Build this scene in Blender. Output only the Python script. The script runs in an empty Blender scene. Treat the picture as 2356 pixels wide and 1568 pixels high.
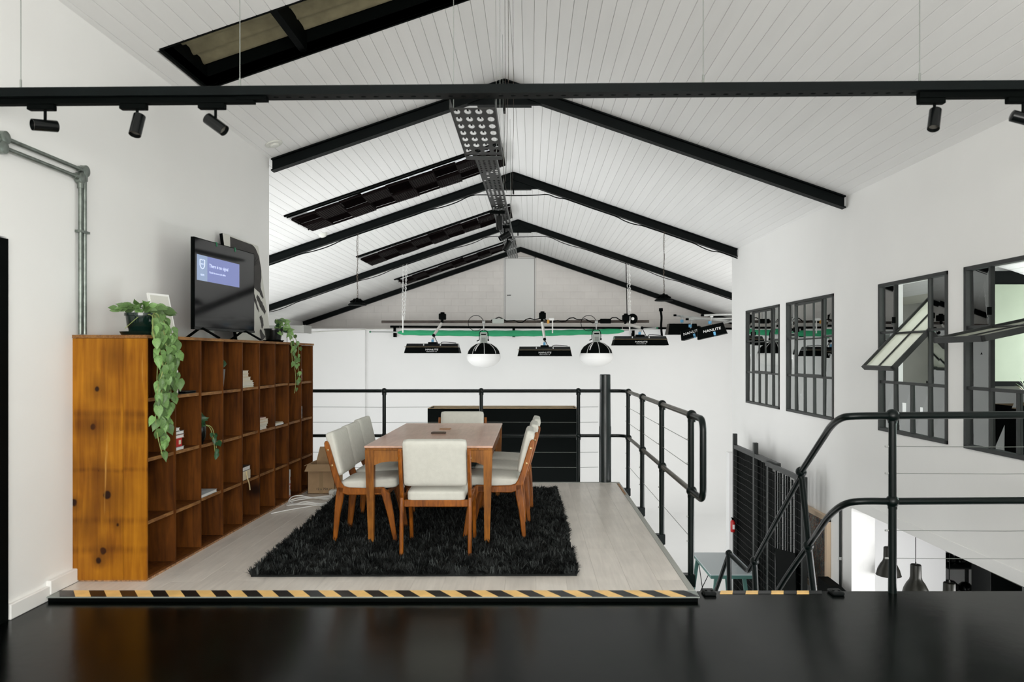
import bpy, bmesh, math, random
from mathutils import Vector, Matrix
random.seed(7)
R = random.random
PI = math.pi
C = bpy.context.scene.collection
SC = bpy.context.scene
F, CX, CY, H = 1700.0, 1222.0, 818.0, 1.42      # focal length in px, vanishing point, eye height above the platform

# ---------------------------------------------------------------- camera, world, lights, exposure
cd = bpy.data.cameras.new('camera'); cam = bpy.data.objects.new('camera', cd); C.objects.link(cam)
cam.location = (0, 0, H); cam.rotation_euler = (PI/2, 0, 0)
cd.sensor_width = 36; cd.lens = F/2356*36
cd.shift_x = -(CX-1178)/2356; cd.shift_y = (CY-784)/2356
cd.clip_end = 100
cd.dof.use_dof = True; cd.dof.focus_distance = 8.0; cd.dof.aperture_fstop = 2.8
SC.camera = cam
w = bpy.data.worlds.new('world'); SC.world = w; w.use_nodes = True
w.node_tree.nodes['Background'].inputs[0].default_value = (.93, .97, 1, 1)
w.node_tree.nodes['Background'].inputs[1].default_value = 2.6
vs = SC.view_settings; vs.view_transform = 'Standard'; vs.look = 'None'; vs.exposure = 0; vs.gamma = 1; vs.use_curve_mapping = False
SC.cycles.max_bounces = 12; SC.cycles.diffuse_bounces = 8; SC.cycles.transparent_max_bounces = 16; SC.cycles.glossy_bounces = 5
def area(name, loc, rot, sx, sy, power, col=(1, .99, .97)):
    l = bpy.data.lights.new(name, 'AREA'); l.shape = 'RECTANGLE'; l.size = sx; l.size_y = sy; l.energy = power; l.color = col
    o = bpy.data.objects.new(name, l); C.objects.link(o); o.location = loc; o.rotation_euler = rot
    return o
area('fill_rear', (0.6, -1.9, 1.9), (-PI/2-.30, 0, PI), 4.8, 2.6, 410, (1, .985, .945))  # added fill light before the solid rear wall, no glazing behind it
area('fill_hall_left', (-6.15, 12.0, 0.2), (0, -PI/2, 0), 3.4, 7.0, 160, (.97, .985, 1))  # unseen fill light, added to brighten the hall from the left
area('fill_hall_right', (5.7, 16.2, -0.2), (0, PI/2, 0), 3.2, 5.0, 10, (.97, .985, 1))  # added fill from the right, the hall wall there has no opening
area('daylight_window_office', (6.9, 7.4, 1.35), (0, PI/2, 0), 1.6, 3.0, 190, (.95, 1, .97))
area('fill_lower_room', (6.2, 5.2, -1.3), (0, PI/2, 0), 1.6, 3.6, 215, (1, 1, 1))  # fill added to brighten the lower room, no window stands here
area('fill_return_wall', (-4.7, 8.25, -0.1), (-PI/2, 0, PI), 2.8, 3.0, 92, (.98, .99, 1))  # hidden fill light added for the gable, backdrop and far ceiling
area('fill_return_right', (4.7, 12.75, 1.0), (-PI/2-.2, 0, PI), 1.9, 2.2, 65, (1, .985, .96))  # second hidden fill, added to lift the gable wall
area('fill_under_platform', (-1.0, 8.1, -1.4), (-PI/2, 0, PI), 4.0, 1.8, 110, (.98, .99, 1))  # invented light below the platform, lifts the backdrop floor and ceilings

# ---------------------------------------------------------------- helpers
def P(u, v, Y): return Vector(((u-CX)*Y/F, Y, H-(v-CY)*Y/F))
OR = {}
def origin_of(p):
    return OR.get(p.name, Vector((0, 0, 0))) if p else Vector((0, 0, 0))
class MB:
    def __init__(s): s.v = []; s.f = []; s.mi = []; s.sm = []; s.cur = 0
    def add(s, vs, fs, smooth=False):
        b = len(s.v); s.v += [tuple(v) for v in vs]
        for f in fs: s.f.append([b+i for i in f]); s.mi.append(s.cur); s.sm.append(smooth)
        return s
    def hexa(s, c):     # 8 corners: 4 low (ccw), 4 high
        return s.add(c, [(0,3,2,1),(4,5,6,7),(0,1,5,4),(1,2,6,5),(2,3,7,6),(3,0,4,7)])
    def box(s, x0, x1, y0, y1, z0, z1):
        return s.hexa([(x0,y0,z0),(x1,y0,z0),(x1,y1,z0),(x0,y1,z0),(x0,y0,z1),(x1,y0,z1),(x1,y1,z1),(x0,y1,z1)])
    def rbox(s, x0, x1, y0, y1, z0, z1, r=.01, seg=2, M=None):
        bm = bmesh.new(); bmesh.ops.create_cube(bm, size=1)
        for v in bm.verts: v.co = Vector(((x0+x1)/2+v.co.x*(x1-x0), (y0+y1)/2+v.co.y*(y1-y0), (z0+z1)/2+v.co.z*(z1-z0)))
        bmesh.ops.bevel(bm, geom=bm.edges[:], offset=r, segments=seg, profile=.5, affect='EDGES')
        bm.verts.index_update()
        vs = [(M @ v.co) if M else v.co.copy() for v in bm.verts]; fs = [[v.index for v in f.verts] for f in bm.faces]
        bm.free(); return s.add(vs, fs, seg > 1)
    def obox(s, c, ax, ay, az):   # centre + three half-axis vectors
        c, ax, ay, az = Vector(c), Vector(ax), Vector(ay), Vector(az)
        return s.hexa([c-ax-ay-az, c+ax-ay-az, c+ax+ay-az, c-ax+ay-az, c-ax-ay+az, c+ax-ay+az, c+ax+ay+az, c-ax+ay+az])
    def beam(s, p0, p1, w, h, up=(0, 0, 1)):
        p0, p1, up = Vector(p0), Vector(p1), Vector(up); d = (p1-p0); L = d.length; d.normalize()
        sx = d.cross(up).normalized(); sy = sx.cross(d).normalized()
        return s.obox((p0+p1)/2, d*L/2, sx*w/2, sy*h/2)
    def tube(s, pts, r, n=8, caps=True, close=False):
        pts = [Vector(p) for p in pts]; m = len(pts); rs = r if isinstance(r, (list, tuple)) else [r]*m
        t = (pts[1]-pts[0]).normalized(); up = Vector((0, 0, 1)) if abs(t.z) < .9 else Vector((1, 0, 0))
        nx = t.cross(up).normalized(); vs = []
        for i in range(m):
            a = pts[i-1] if i > 0 else (pts[-1] if close else pts[0]); b = pts[i+1] if i < m-1 else (pts[0] if close else pts[-1])
            t = (b-a).normalized(); nx = (nx - t*nx.dot(t)).normalized(); ny = t.cross(nx)
            for k in range(n):
                an = 2*PI*k/n; vs.append(pts[i]+(nx*math.cos(an)+ny*math.sin(an))*rs[i])
        fs = []
        for i in range(m if close else m-1):
            for k in range(n):
                j = (i+1) % m; fs.append((i*n+k, i*n+(k+1) % n, j*n+(k+1) % n, j*n+k))
        if caps and not close: fs += [tuple(range(n-1, -1, -1)), tuple((m-1)*n+k for k in range(n))]
        return s.add(vs, fs, True)
    def lathe(s, prof, c=(0, 0, 0), n=20, d=(0, 0, 1), smooth=True):
        d = Vector(d).normalized(); q = Vector((0, 0, 1)).rotation_difference(d); c = Vector(c); vs = []; m = len(prof)
        for r, z in prof:
            for k in range(n): vs.append(c+q @ Vector((r*math.cos(2*PI*k/n), r*math.sin(2*PI*k/n), z)))
        fs = [(i*n+k, i*n+(k+1) % n, (i+1)*n+(k+1) % n, (i+1)*n+k) for i in range(m-1) for k in range(n)]
        if prof[0][0] > 1e-5: fs.append(tuple(range(n-1, -1, -1)))
        if prof[-1][0] > 1e-5: fs.append(tuple((m-1)*n+k for k in range(n)))
        return s.add(vs, fs, smooth)
    def ball(s, c, r, n=12):
        return s.lathe([(max(1e-6, r*math.sin(PI*i/8)), -r*math.cos(PI*i/8)) for i in range(9)], c, n)
    def prism(s, poly, d, smooth=False):   # planar polygon (3D points) extruded by vector d
        poly = [Vector(p) for p in poly]; n = len(poly); d = Vector(d)
        return s.add(poly+[p+d for p in poly], [tuple(range(n-1, -1, -1)), tuple(range(n, 2*n))]+[(i, (i+1) % n, n+(i+1) % n, n+i) for i in range(n)], smooth)
    def ribbon(s, pts, ws, x0, x1):   # path in the y-z plane with widths, thick along x
        n = len(pts); L = []; Rr = []
        for i in range(n):
            a = Vector(pts[max(0, i-1)]); b = Vector(pts[min(n-1, i+1)]); t = (b-a).normalized(); nn = Vector((-t.y, t.x)); p = Vector(pts[i])
            L.append(p+nn*ws[i]/2); Rr.append(p-nn*ws[i]/2)
        e = .006; vs = []
        for i in range(n):
            l, r_ = L[i], Rr[i]; k = (r_-l).normalized()*e; m = (x1-x0)/abs(x1-x0)*e
            for x, q in ((x0+m, l), (x0, l+k), (x0, r_-k), (x0+m, r_), (x1-m, r_), (x1, r_-k), (x1, l+k), (x1-m, l)): vs.append((x, q.x, q.y))
        fs = [(i*8+k, i*8+(k+1) % 8, (i+1)*8+(k+1) % 8, (i+1)*8+k) for i in range(n-1) for k in range(8)]
        fs += [tuple(range(8)), tuple((n-1)*8+k for k in range(7, -1, -1))]
        return s.add(vs, fs, False)
    def mesh(s, name, mats, off=Vector((0, 0, 0))):
        me = bpy.data.meshes.new(name); me.from_pydata([(v[0]-off.x, v[1]-off.y, v[2]-off.z) for v in s.v], [], s.f)
        for m in (mats if isinstance(mats, (list, tuple)) else [mats]): me.materials.append(m)
        me.polygons.foreach_set('material_index', s.mi); me.polygons.foreach_set('use_smooth', s.sm)
        bm = bmesh.new(); bm.from_mesh(me); bmesh.ops.recalc_face_normals(bm, faces=bm.faces[:]); bm.to_mesh(me); bm.free()
        return me
    def build(s, name, mats, parent=None, sharp=True):
        off = origin_of(parent); me = s.mesh(name, mats, off)
        o = bpy.data.objects.new(name, me); C.objects.link(o)
        if parent: o.parent = parent; OR[o.name] = off
        if any(s.sm) and sharp: me.set_sharp_from_angle(angle=math.radians(42))
        return o
def tag(o, label, cat, group=None, kind=None):
    if label: o['label'] = label
    if cat: o['category'] = cat
    if group: o['group'] = group
    if kind: o['kind'] = kind
    return o
def thing(name, label, cat, loc=(0, 0, 0), group=None, kind=None):
    o = bpy.data.objects.new(name, None); C.objects.link(o); o.location = loc; o.empty_display_size = .05
    OR[o.name] = Vector(loc); return tag(o, label, cat, group, kind)
def struct(name, mb, m): return tag(mb.build(name, m), None, None, None, 'structure')
def srt(name, loc=(0, 0, 0)): return thing(name, None, None, loc, None, 'structure')
def dup(root, loc, rot=None, label=None, group=None):
    def cp(o, par):
        c = o.copy(); C.objects.link(c)
        if par: c.parent = par
        for ch in list(o.children): cp(ch, c)
        return c
    r = cp(root, None); r.location = loc
    if rot is not None: r.rotation_euler = rot
    if label: r['label'] = label
    if group: r['group'] = group
    return r
def inst(name, me, parent, loc, rot=(0, 0, 0), sc=(1, 1, 1)):
    o = bpy.data.objects.new(name, me); C.objects.link(o); o.parent = parent; o.location = Vector(loc)-origin_of(parent)
    o.rotation_euler = rot; o.scale = sc; return o
def text(name, body, size, m, parent, loc, rot, align='CENTER', extrude=.0008, shear=0, sx=1):
    cu = bpy.data.curves.new('t', 'FONT'); cu.body = body; cu.size = size; cu.align_x = align; cu.align_y = 'CENTER'; cu.extrude = extrude; cu.shear = shear; cu.resolution_u = 2
    t = bpy.data.objects.new('t', cu); C.objects.link(t)
    dg = bpy.context.evaluated_depsgraph_get(); me = bpy.data.meshes.new_from_object(t.evaluated_get(dg)); bpy.data.objects.remove(t)
    me.materials.clear(); me.materials.append(m)
    return inst(name, me, parent, loc, rot, (sx, 1, 1))
def smooth_path(pts, n=8):
    pts = [Vector(p) for p in pts]; out = []
    for i in range(len(pts)-1):
        p0 = pts[max(0, i-1)]; p1 = pts[i]; p2 = pts[i+1]; p3 = pts[min(len(pts)-1, i+2)]
        for k in range(n):
            t = k/n; out.append(.5*((2*p1)+(p2-p0)*t+(2*p0-5*p1+4*p2-p3)*t*t+(3*p1-p0-3*p2+p3)*t**3))
    return out+[pts[-1]]

# ---------------------------------------------------------------- materials
def M_(name, col, rough=.5, metal=0, spec=.5, var=0, vscale=4, vstretch=(1, 1, 1), bump=0, bscale=60, rand=0, coat=0, rvar=0, col2=None, emit=0):
    m = bpy.data.materials.new(name); m.use_nodes = True; nt = m.node_tree; b = nt.nodes['Principled BSDF']; L = nt.links.new; N = nt.nodes.new
    b.inputs['Base Color'].default_value = (*col, 1); b.inputs['Roughness'].default_value = rough; b.inputs['Metallic'].default_value = metal
    b.inputs['Specular IOR Level'].default_value = spec; b.inputs['Coat Weight'].default_value = coat
    if emit: b.inputs['Emission Color'].default_value = (*col, 1); b.inputs['Emission Strength'].default_value = emit
    tc = N('ShaderNodeTexCoord'); out = None
    if var or col2:
        mp = N('ShaderNodeMapping'); mp.inputs['Scale'].default_value = vstretch; L(tc.outputs['Object'], mp.inputs[0])
        nz = N('ShaderNodeTexNoise'); nz.inputs['Scale'].default_value = vscale; nz.inputs['Detail'].default_value = 5; L(mp.outputs[0], nz.inputs[0])
        r = N('ShaderNodeValToRGB'); c2 = col2 or [c*(1-var) for c in col]; c1 = col if col2 else [min(1, c*(1+var*.5)) for c in col]
        r.color_ramp.elements[0].position = .32; r.color_ramp.elements[1].position = .68
        r.color_ramp.elements[0].color = (*c2, 1); r.color_ramp.elements[1].color = (*c1, 1); L(nz.outputs[0], r.inputs[0]); out = r.outputs[0]
        if rvar:
            mr = N('ShaderNodeMapRange'); mr.inputs[3].default_value = rough-rvar; mr.inputs[4].default_value = rough+rvar; L(nz.outputs[0], mr.inputs[0]); L(mr.outputs[0], b.inputs['Roughness'])
    if rand:
        oi = N('ShaderNodeObjectInfo'); hs = N('ShaderNodeHueSaturation'); mr = N('ShaderNodeMapRange'); mr.inputs[3].default_value = 1-rand; mr.inputs[4].default_value = 1+rand
        L(oi.outputs['Random'], mr.inputs[0]); L(mr.outputs[0], hs.inputs['Value']); hs.inputs['Color'].default_value = (*col, 1)
        if out: L(out, hs.inputs['Color'])
        out = hs.outputs[0]
    if out: L(out, b.inputs['Base Color'])
    if bump:
        n2 = N('ShaderNodeTexNoise'); n2.inputs['Scale'].default_value = bscale; n2.inputs['Detail'].default_value = 3; L(tc.outputs['Object'], n2.inputs[0])
        bp = N('ShaderNodeBump'); bp.inputs['Strength'].default_value = bump; bp.inputs['Distance'].default_value = .01; L(n2.outputs[0], bp.inputs['Height']); L(bp.outputs[0], b.inputs['Normal'])
    return m
def wood(name, base, dark, rough=.45, grain=(1, 1, .08), scale=9, knots=(), knotcol=(.02, .006, .002), wear=None, rand=.0, spec=.4, voro=0, bands=()):
    m = bpy.data.materials.new(name); m.use_nodes = True; nt = m.node_tree; b = nt.nodes['Principled BSDF']; L = nt.links.new; N = nt.nodes.new
    b.inputs['Roughness'].default_value = rough; b.inputs['Specular IOR Level'].default_value = spec
    tc = N('ShaderNodeTexCoord'); oi = N('ShaderNodeObjectInfo')
    ad = N('ShaderNodeVectorMath'); ad.operation = 'ADD'; L(tc.outputs['Object'], ad.inputs[0])
    vm = N('ShaderNodeVectorMath'); vm.operation = 'SCALE'; vm.inputs[0].default_value = (13, 7, 5); L(oi.outputs['Random'], vm.inputs['Scale']); L(vm.outputs[0], ad.inputs[1])
    mp = N('ShaderNodeMapping'); mp.inputs['Scale'].default_value = grain; L(ad.outputs[0], mp.inputs[0])
    n1 = N('ShaderNodeTexNoise'); n1.inputs['Scale'].default_value = scale*5; n1.inputs['Detail'].default_value = 6; n1.inputs['Distortion'].default_value = .6; L(mp.outputs[0], n1.inputs[0])
    n2 = N('ShaderNodeTexNoise'); n2.inputs['Scale'].default_value = scale*.35; n2.inputs['Detail'].default_value = 4; L(ad.outputs[0], n2.inputs[0])
    mx = N('ShaderNodeMath'); mx.operation = 'MULTIPLY_ADD'; mx.inputs[1].default_value = .55; L(n1.outputs[0], mx.inputs[0])
    m2 = N('ShaderNodeMath'); m2.operation = 'MULTIPLY'; m2.inputs[1].default_value = .55; L(n2.outputs[0], m2.inputs[0]); L(m2.outputs[0], mx.inputs[2])
    r = N('ShaderNodeValToRGB'); r.color_ramp.elements[0].position = .36; r.color_ramp.elements[1].position = .72
    r.color_ramp.elements[0].color = (*dark, 1); r.color_ramp.elements[1].color = (*base, 1); L(mx.outputs[0], r.inputs[0]); out = r.outputs[0]
    def mixc(fac, a, colr):
        x = N('ShaderNodeMix'); x.data_type = 'RGBA'; L(fac, x.inputs[0]); L(a, x.inputs[6]); x.inputs[7].default_value = (*colr, 1); return x.outputs[2]
    def ramp(src, a, b_):
        q = N('ShaderNodeMapRange'); q.inputs[1].default_value = a; q.inputs[2].default_value = b_; q.inputs[3].default_value = 1; q.inputs[4].default_value = 0; q.clamp = True; L(src, q.inputs[0]); return q.outputs[0]
    nd = N('ShaderNodeTexNoise'); nd.inputs['Scale'].default_value = 14; L(tc.outputs['Object'], nd.inputs[0])
    for (kx, ky, kz, kr, soft) in knots:
        sb = N('ShaderNodeVectorMath'); sb.operation = 'SUBTRACT'; L(tc.outputs['Object'], sb.inputs[0]); sb.inputs[1].default_value = (kx, ky, kz)
        sc_ = N('ShaderNodeVectorMath'); sc_.operation = 'MULTIPLY'; sc_.inputs[1].default_value = (1, 1, .8); L(sb.outputs[0], sc_.inputs[0])
        ln = N('ShaderNodeVectorMath'); ln.operation = 'LENGTH'; L(sc_.outputs[0], ln.inputs[0])
        a2 = N('ShaderNodeMath'); a2.operation = 'MULTIPLY_ADD'; a2.inputs[1].default_value = .02; L(nd.outputs[0], a2.inputs[0]); L(ln.outputs['Value'], a2.inputs[2])
        fa = N('ShaderNodeMath'); fa.operation = 'MULTIPLY'; fa.inputs[1].default_value = .62; L(ramp(a2.outputs[0], kr+.005, kr+soft), fa.inputs[0])
        out = mixc(fa.outputs[0], out, [c*.5 for c in dark]); out = mixc(ramp(a2.outputs[0], kr+.006, kr+.014), out, knotcol)
    for (bz_, bw_) in bands:
        sx_ = N('ShaderNodeSeparateXYZ'); L(tc.outputs['Object'], sx_.inputs[0]); q1 = N('ShaderNodeMath'); q1.operation = 'SUBTRACT'; L(sx_.outputs[2], q1.inputs[0]); q1.inputs[1].default_value = bz_
        q2 = N('ShaderNodeMath'); q2.operation = 'MULTIPLY_ADD'; q2.inputs[1].default_value = .09; L(n2.outputs[0], q2.inputs[0]); L(q1.outputs[0], q2.inputs[2]); q3 = N('ShaderNodeMath'); q3.operation = 'SUBTRACT'; L(q2.outputs[0], q3.inputs[0]); q3.inputs[1].default_value = .045
        q4 = N('ShaderNodeMath'); q4.operation = 'ABSOLUTE'; L(q3.outputs[0], q4.inputs[0]); q5 = N('ShaderNodeMath'); q5.operation = 'MULTIPLY'; q5.inputs[1].default_value = .6; L(ramp(q4.outputs[0], bw_*.3, bw_*1.6), q5.inputs[0])
        q6 = N('ShaderNodeMath'); q6.operation = 'MULTIPLY'; L(q5.outputs[0], q6.inputs[0]); L(ramp(n1.outputs[0], .35, .7), q6.inputs[1]); out = mixc(q6.outputs[0], out, [c*.6 for c in dark])
    if voro:
        vo = N('ShaderNodeTexVoronoi'); vo.inputs['Scale'].default_value = voro; L(ad.outputs[0], vo.inputs[0]); out = mixc(ramp(vo.outputs['Distance'], .06, .16), out, [c*.35 for c in dark])
    if wear:
        nw = N('ShaderNodeTexNoise'); nw.inputs['Scale'].default_value = 22; nw.inputs['Detail'].default_value = 6; L(mp.outputs[0], nw.inputs[0])
        q = N('ShaderNodeMapRange'); q.inputs[1].default_value = .71; q.inputs[2].default_value = .80; q.clamp = True; L(nw.outputs[0], q.inputs[0]); out = mixc(q.outputs[0], out, wear)
    if rand:
        hs = N('ShaderNodeHueSaturation'); mr = N('ShaderNodeMapRange'); mr.inputs[3].default_value = 1-rand; mr.inputs[4].default_value = 1+rand
        L(oi.outputs['Random'], mr.inputs[0]); L(mr.outputs[0], hs.inputs['Value']); L(out, hs.inputs['Color']); out = hs.outputs[0]
    L(out, b.inputs['Base Color'])
    bp = N('ShaderNodeBump'); bp.inputs['Strength'].default_value = .12; bp.inputs['Distance'].default_value = .004; L(n1.outputs[0], bp.inputs['Height']); L(bp.outputs[0], b.inputs['Normal'])
    return m
def glass(name, tint=(.93, .98, .96), gloss=1.0, rough=.0):
    m = bpy.data.materials.new(name); m.use_nodes = True; nt = m.node_tree; L = nt.links.new; N = nt.nodes.new
    nt.nodes.remove(nt.nodes['Principled BSDF']); o = nt.nodes['Material Output']
    t = N('ShaderNodeBsdfTransparent'); t.inputs[0].default_value = (*tint, 1); g = N('ShaderNodeBsdfGlossy'); g.inputs['Roughness'].default_value = rough; g.inputs[0].default_value = (.97, 1, .99, 1)
    fr = N('ShaderNodeFresnel'); fr.inputs[0].default_value = 1.5; mm = N('ShaderNodeMath'); mm.operation = 'MULTIPLY'; mm.use_clamp = True; mm.inputs[1].default_value = gloss
    mx = N('ShaderNodeMixShader'); L(fr.outputs[0], mm.inputs[0]); L(mm.outputs[0], mx.inputs[0]); L(t.outputs[0], mx.inputs[1]); L(g.outputs[0], mx.inputs[2]); L(mx.outputs[0], o.inputs[0]); return m
def translucent(name, col, trans=.5):
    m = bpy.data.materials.new(name); m.use_nodes = True; nt = m.node_tree; L = nt.links.new; N = nt.nodes.new
    nt.nodes.remove(nt.nodes['Principled BSDF']); o = nt.nodes['Material Output']
    t = N('ShaderNodeBsdfTranslucent'); g = N('ShaderNodeBsdfDiffuse')
    nz = N('ShaderNodeTexNoise'); nz.inputs['Scale'].default_value = 9; nz.inputs['Detail'].default_value = 6; tc = N('ShaderNodeTexCoord'); L(tc.outputs['Object'], nz.inputs[0])
    r = N('ShaderNodeValToRGB'); r.color_ramp.elements[0].position = .35; r.color_ramp.elements[1].position = .65; r.color_ramp.elements[0].color = (*[c*.75 for c in col], 1); r.color_ramp.elements[1].color = (*col, 1)
    L(nz.outputs[0], r.inputs[0]); L(r.outputs[0], t.inputs[0]); L(r.outputs[0], g.inputs[0])
    mx = N('ShaderNodeMixShader'); mx.inputs[0].default_value = trans; L(g.outputs[0], mx.inputs[1]); L(t.outputs[0], mx.inputs[2]); L(mx.outputs[0], o.inputs[0]); return m

wall_m = M_('white_painted_plaster', (.84, .84, .825), .7, spec=.25, var=.02, vscale=1.2, bump=.04, bscale=90)
far_m = M_('white_painted_backdrop', (.86, .86, .855), .6, spec=.2, var=.015, vscale=1, bump=.02)
block_m = M_('grey_pink_painted_block', (.90, .865, .83), .75, spec=.2, var=.04, vscale=3, bump=.1, bscale=30, rand=.012)
board_m = M_('white_ceiling_board', (.85, .85, .84), .5, spec=.35, var=.02, vscale=2, vstretch=(4, .4, 4), rand=.02)
back_m = M_('ceiling_joint', (.66, .65, .58), .8)
steel_m = M_('black_painted_steel', (.002, .0035, .0035), .4, spec=.2, var=.2, vscale=8)
beam_m = M_('dark_slate_painted_steel', (.0022, .0042, .0042), .5, spec=.10, var=.25, vscale=5)
rail_m = M_('black_enamelled_pipe', (.0025, .0062, .0056), .30, spec=.24, var=.2, vscale=12)
wornrail_m = M_('worn_top_pipe', (.10, .095, .08), .32, metal=.5, spec=.5, var=.5, vscale=20, vstretch=(1, .2, 1))
black_m = M_('matt_black', (.0012, .0020, .0018), .65, spec=.04)
gloss_black_m = M_('gloss_black_plastic', (.003, .004, .004), .22, spec=.3)
floor_black_m = M_('black_painted_floor', (.0012, .0026, .0020), .20, spec=.13, var=.5, vscale=1.6, bump=.035, bscale=14, rvar=.05)
galv_m = M_('galvanised_conduit', (.22, .25, .225), .35, metal=.7, var=.3, vscale=20)
tray_m = M_('perforated_tray_metal', (.022, .026, .024), .45, metal=.4, var=.4, vscale=15)
wire_m = M_('steel_wire', (.25, .27, .25), .4, metal=.7)
frame_m = M_('dark_grey_window_steel', (.017, .020, .019), .45, spec=.45, var=.25, vscale=10)
glass_m = glass('window_glass', (.80, .88, .85), 3.2)
glass2_m = bpy.data.materials.new('lightened_sash_glass'); glass2_m.use_nodes = True; _n = glass2_m.node_tree; _n.nodes.remove(_n.nodes['Principled BSDF'])  # open sashes: cream diffuse mixed in, painting the bright light on the glass
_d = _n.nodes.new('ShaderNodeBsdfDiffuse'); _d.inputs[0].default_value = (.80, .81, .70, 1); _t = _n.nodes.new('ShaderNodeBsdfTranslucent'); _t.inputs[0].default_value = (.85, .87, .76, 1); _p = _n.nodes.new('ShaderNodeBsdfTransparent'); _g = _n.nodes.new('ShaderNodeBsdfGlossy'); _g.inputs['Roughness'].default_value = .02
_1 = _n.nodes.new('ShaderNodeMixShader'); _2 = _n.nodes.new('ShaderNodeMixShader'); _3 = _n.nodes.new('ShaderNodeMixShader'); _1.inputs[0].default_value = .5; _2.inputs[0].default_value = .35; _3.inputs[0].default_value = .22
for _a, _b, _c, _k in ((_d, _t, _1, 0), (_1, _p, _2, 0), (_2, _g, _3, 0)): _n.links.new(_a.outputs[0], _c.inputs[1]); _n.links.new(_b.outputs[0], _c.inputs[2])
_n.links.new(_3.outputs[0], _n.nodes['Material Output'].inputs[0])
white_m = M_('white_paint', (.82, .82, .80), .5)
cream_m = M_('cream_upholstery', (.63, .63, .575), .85, spec=.15, var=.04, vscale=30, bump=.25, bscale=350)
chairwood_m = wood('teak_chair_wood', (.34, .105, .011), (.085, .021, .003), .35, grain=(1, 1, .15), scale=12, spec=.28)
tablewood_m = wood('walnut_table_base', (.38, .142, .020), (.11, .034, .006), .36, grain=(1, 1, .12), scale=11, spec=.28)
tabletop_m = wood('table_top_wood', (.74, .47, .36), (.54, .31, .22), .30, grain=(1, .12, 1), scale=7, spec=.6)
shelf_in_m = wood('shelf_shaded_pine', (.150, .047, .006), (.036, .010, .002), .65, grain=(1, 1, .1), scale=7, voro=1.6, spec=.12)  # inner pine darkened in its colour for the shade inside the cubbies
edge_m = wood('shelf_worn_edge', (.34, .17, .055), (.10, .035, .012), .6, grain=(1, .2, 1), scale=16, spec=.2, wear=(.55, .40, .22))
chip_m = M_('raw_edge_board', (.40, .22, .11), .8, var=.7, vscale=60)
knots = [(-.31+.0, 0, 1.215, .014, .09), (-.335, 0, .975, .015, .13), (-.245, 0, .545, .022, .16), (-.455, 0, .50, .018, .05), (-.27, 0, .195, .020, .08), (-.30, 0, .135, .015, .05), (-.20, 0, 1.42, .0, .13), (-.18, 0, .36, .006, .06), (-.37, 0, .37, .0, .16), (-.50, 0, .72, .0, .16), (-.30, 0, .70, .0, .12)]
end_m = wood('shelf_end_pine', (.46, .185, .010), (.16, .045, .003), .40, grain=(1, 1, .06), scale=6, knots=[(x+.0, 0, z, r, s) for x, y, z, r, s in knots], wear=(.52, .27, .06), spec=.18, bands=((.985, .05), (.70, .012), (.385, .018), (1.06, .02), (.20, .02)))
plank_m = wood('grey_laminate_plank', (.76, .71, .65), (.60, .56, .51), .30, grain=(1, .07, 1), scale=8, rand=.035, spec=.45)
_b = tabletop_m.node_tree.nodes['Principled BSDF']; _b.inputs['Coat Weight'].default_value = .35; _b.inputs['Coat Roughness'].default_value = .12
rug_m = M_('black_shag_pile', (.010, .0115, .0115), .75, spec=.2, col2=(.004, .005, .005), vscale=5)
rug_tip_m = M_('charcoal_pile_tips', (.060, .068, .066), .7, spec=.25, col2=(.012, .015, .015), vscale=6)
pot_m = M_('dark_green_glazed_pot', (.004, .016, .012), .16, spec=.6)
soil_m = M_('potting_soil', (.03, .018, .010), .9, bump=.5)
leaf_m = M_('philodendron_leaf', (.22, .34, .11), .42, spec=.35, col2=(.05, .15, .045), vscale=28, rand=.5)
leaf_dark_m = M_('dark_leaf', (.03, .10, .035), .4, spec=.4, col2=(.01, .04, .018), vscale=20, rand=.3)
vine_m = M_('vine_stem', (.30, .36, .12), .5, var=.3, vscale=40)
card_m = M_('brown_cardboard', (.42, .285, .165), .85, spec=.15, var=.08, vscale=12)
ply_m = M_('plywood_edge', (.46, .33, .19), .7, var=.25, vscale=20, vstretch=(.3, 2, 2))
green_m = M_('green_screen_cloth', (.045, .36, .17), .8, spec=.15, var=.15, vscale=10, vstretch=(.4, 3, 3), bump=.3, bscale=14)
brown_pipe_m = M_('brown_pipe', (.055, .042, .034), .5, spec=.3, var=.4, vscale=9)
grey_m = M_('light_grey_metal', (.40, .41, .40), .4, metal=.3)
fix_grey_m = M_('fixture_grey', (.34, .37, .34), .45)
diff_m = M_('white_diffuser_fabric', (.90, .90, .89), .7, spec=.1)
print_m = M_('white_print', (.80, .80, .80), .6)
darkprint_m = M_('black_print', (.02, .02, .02), .6)
yellow_m = M_('yellow_hazard_tape', (.93, .60, .22), .42, spec=.4, var=.12, vscale=10)
tapeblack_m = M_('black_hazard_tape', (.008, .009, .009), .35, spec=.4)
teal_m = M_('teal_painted_wood', (.055, .145, .125), .5)
whitetop_m = M_('pale_grey_table_top', (.52, .58, .60), .35, spec=.45)
red_m = M_('red_enamel', (.45, .012, .012), .35)
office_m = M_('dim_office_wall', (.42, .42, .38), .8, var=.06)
sage_m = M_('sage_green_panel', (.17, .205, .145), .6, var=.08, vscale=3)
pendant_m = M_('dark_bronze_pendant', (.022, .022, .017), .35, metal=.3, spec=.5)
blue_m = M_('blue_clamp_tape', (.10, .33, .55), .5)

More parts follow.
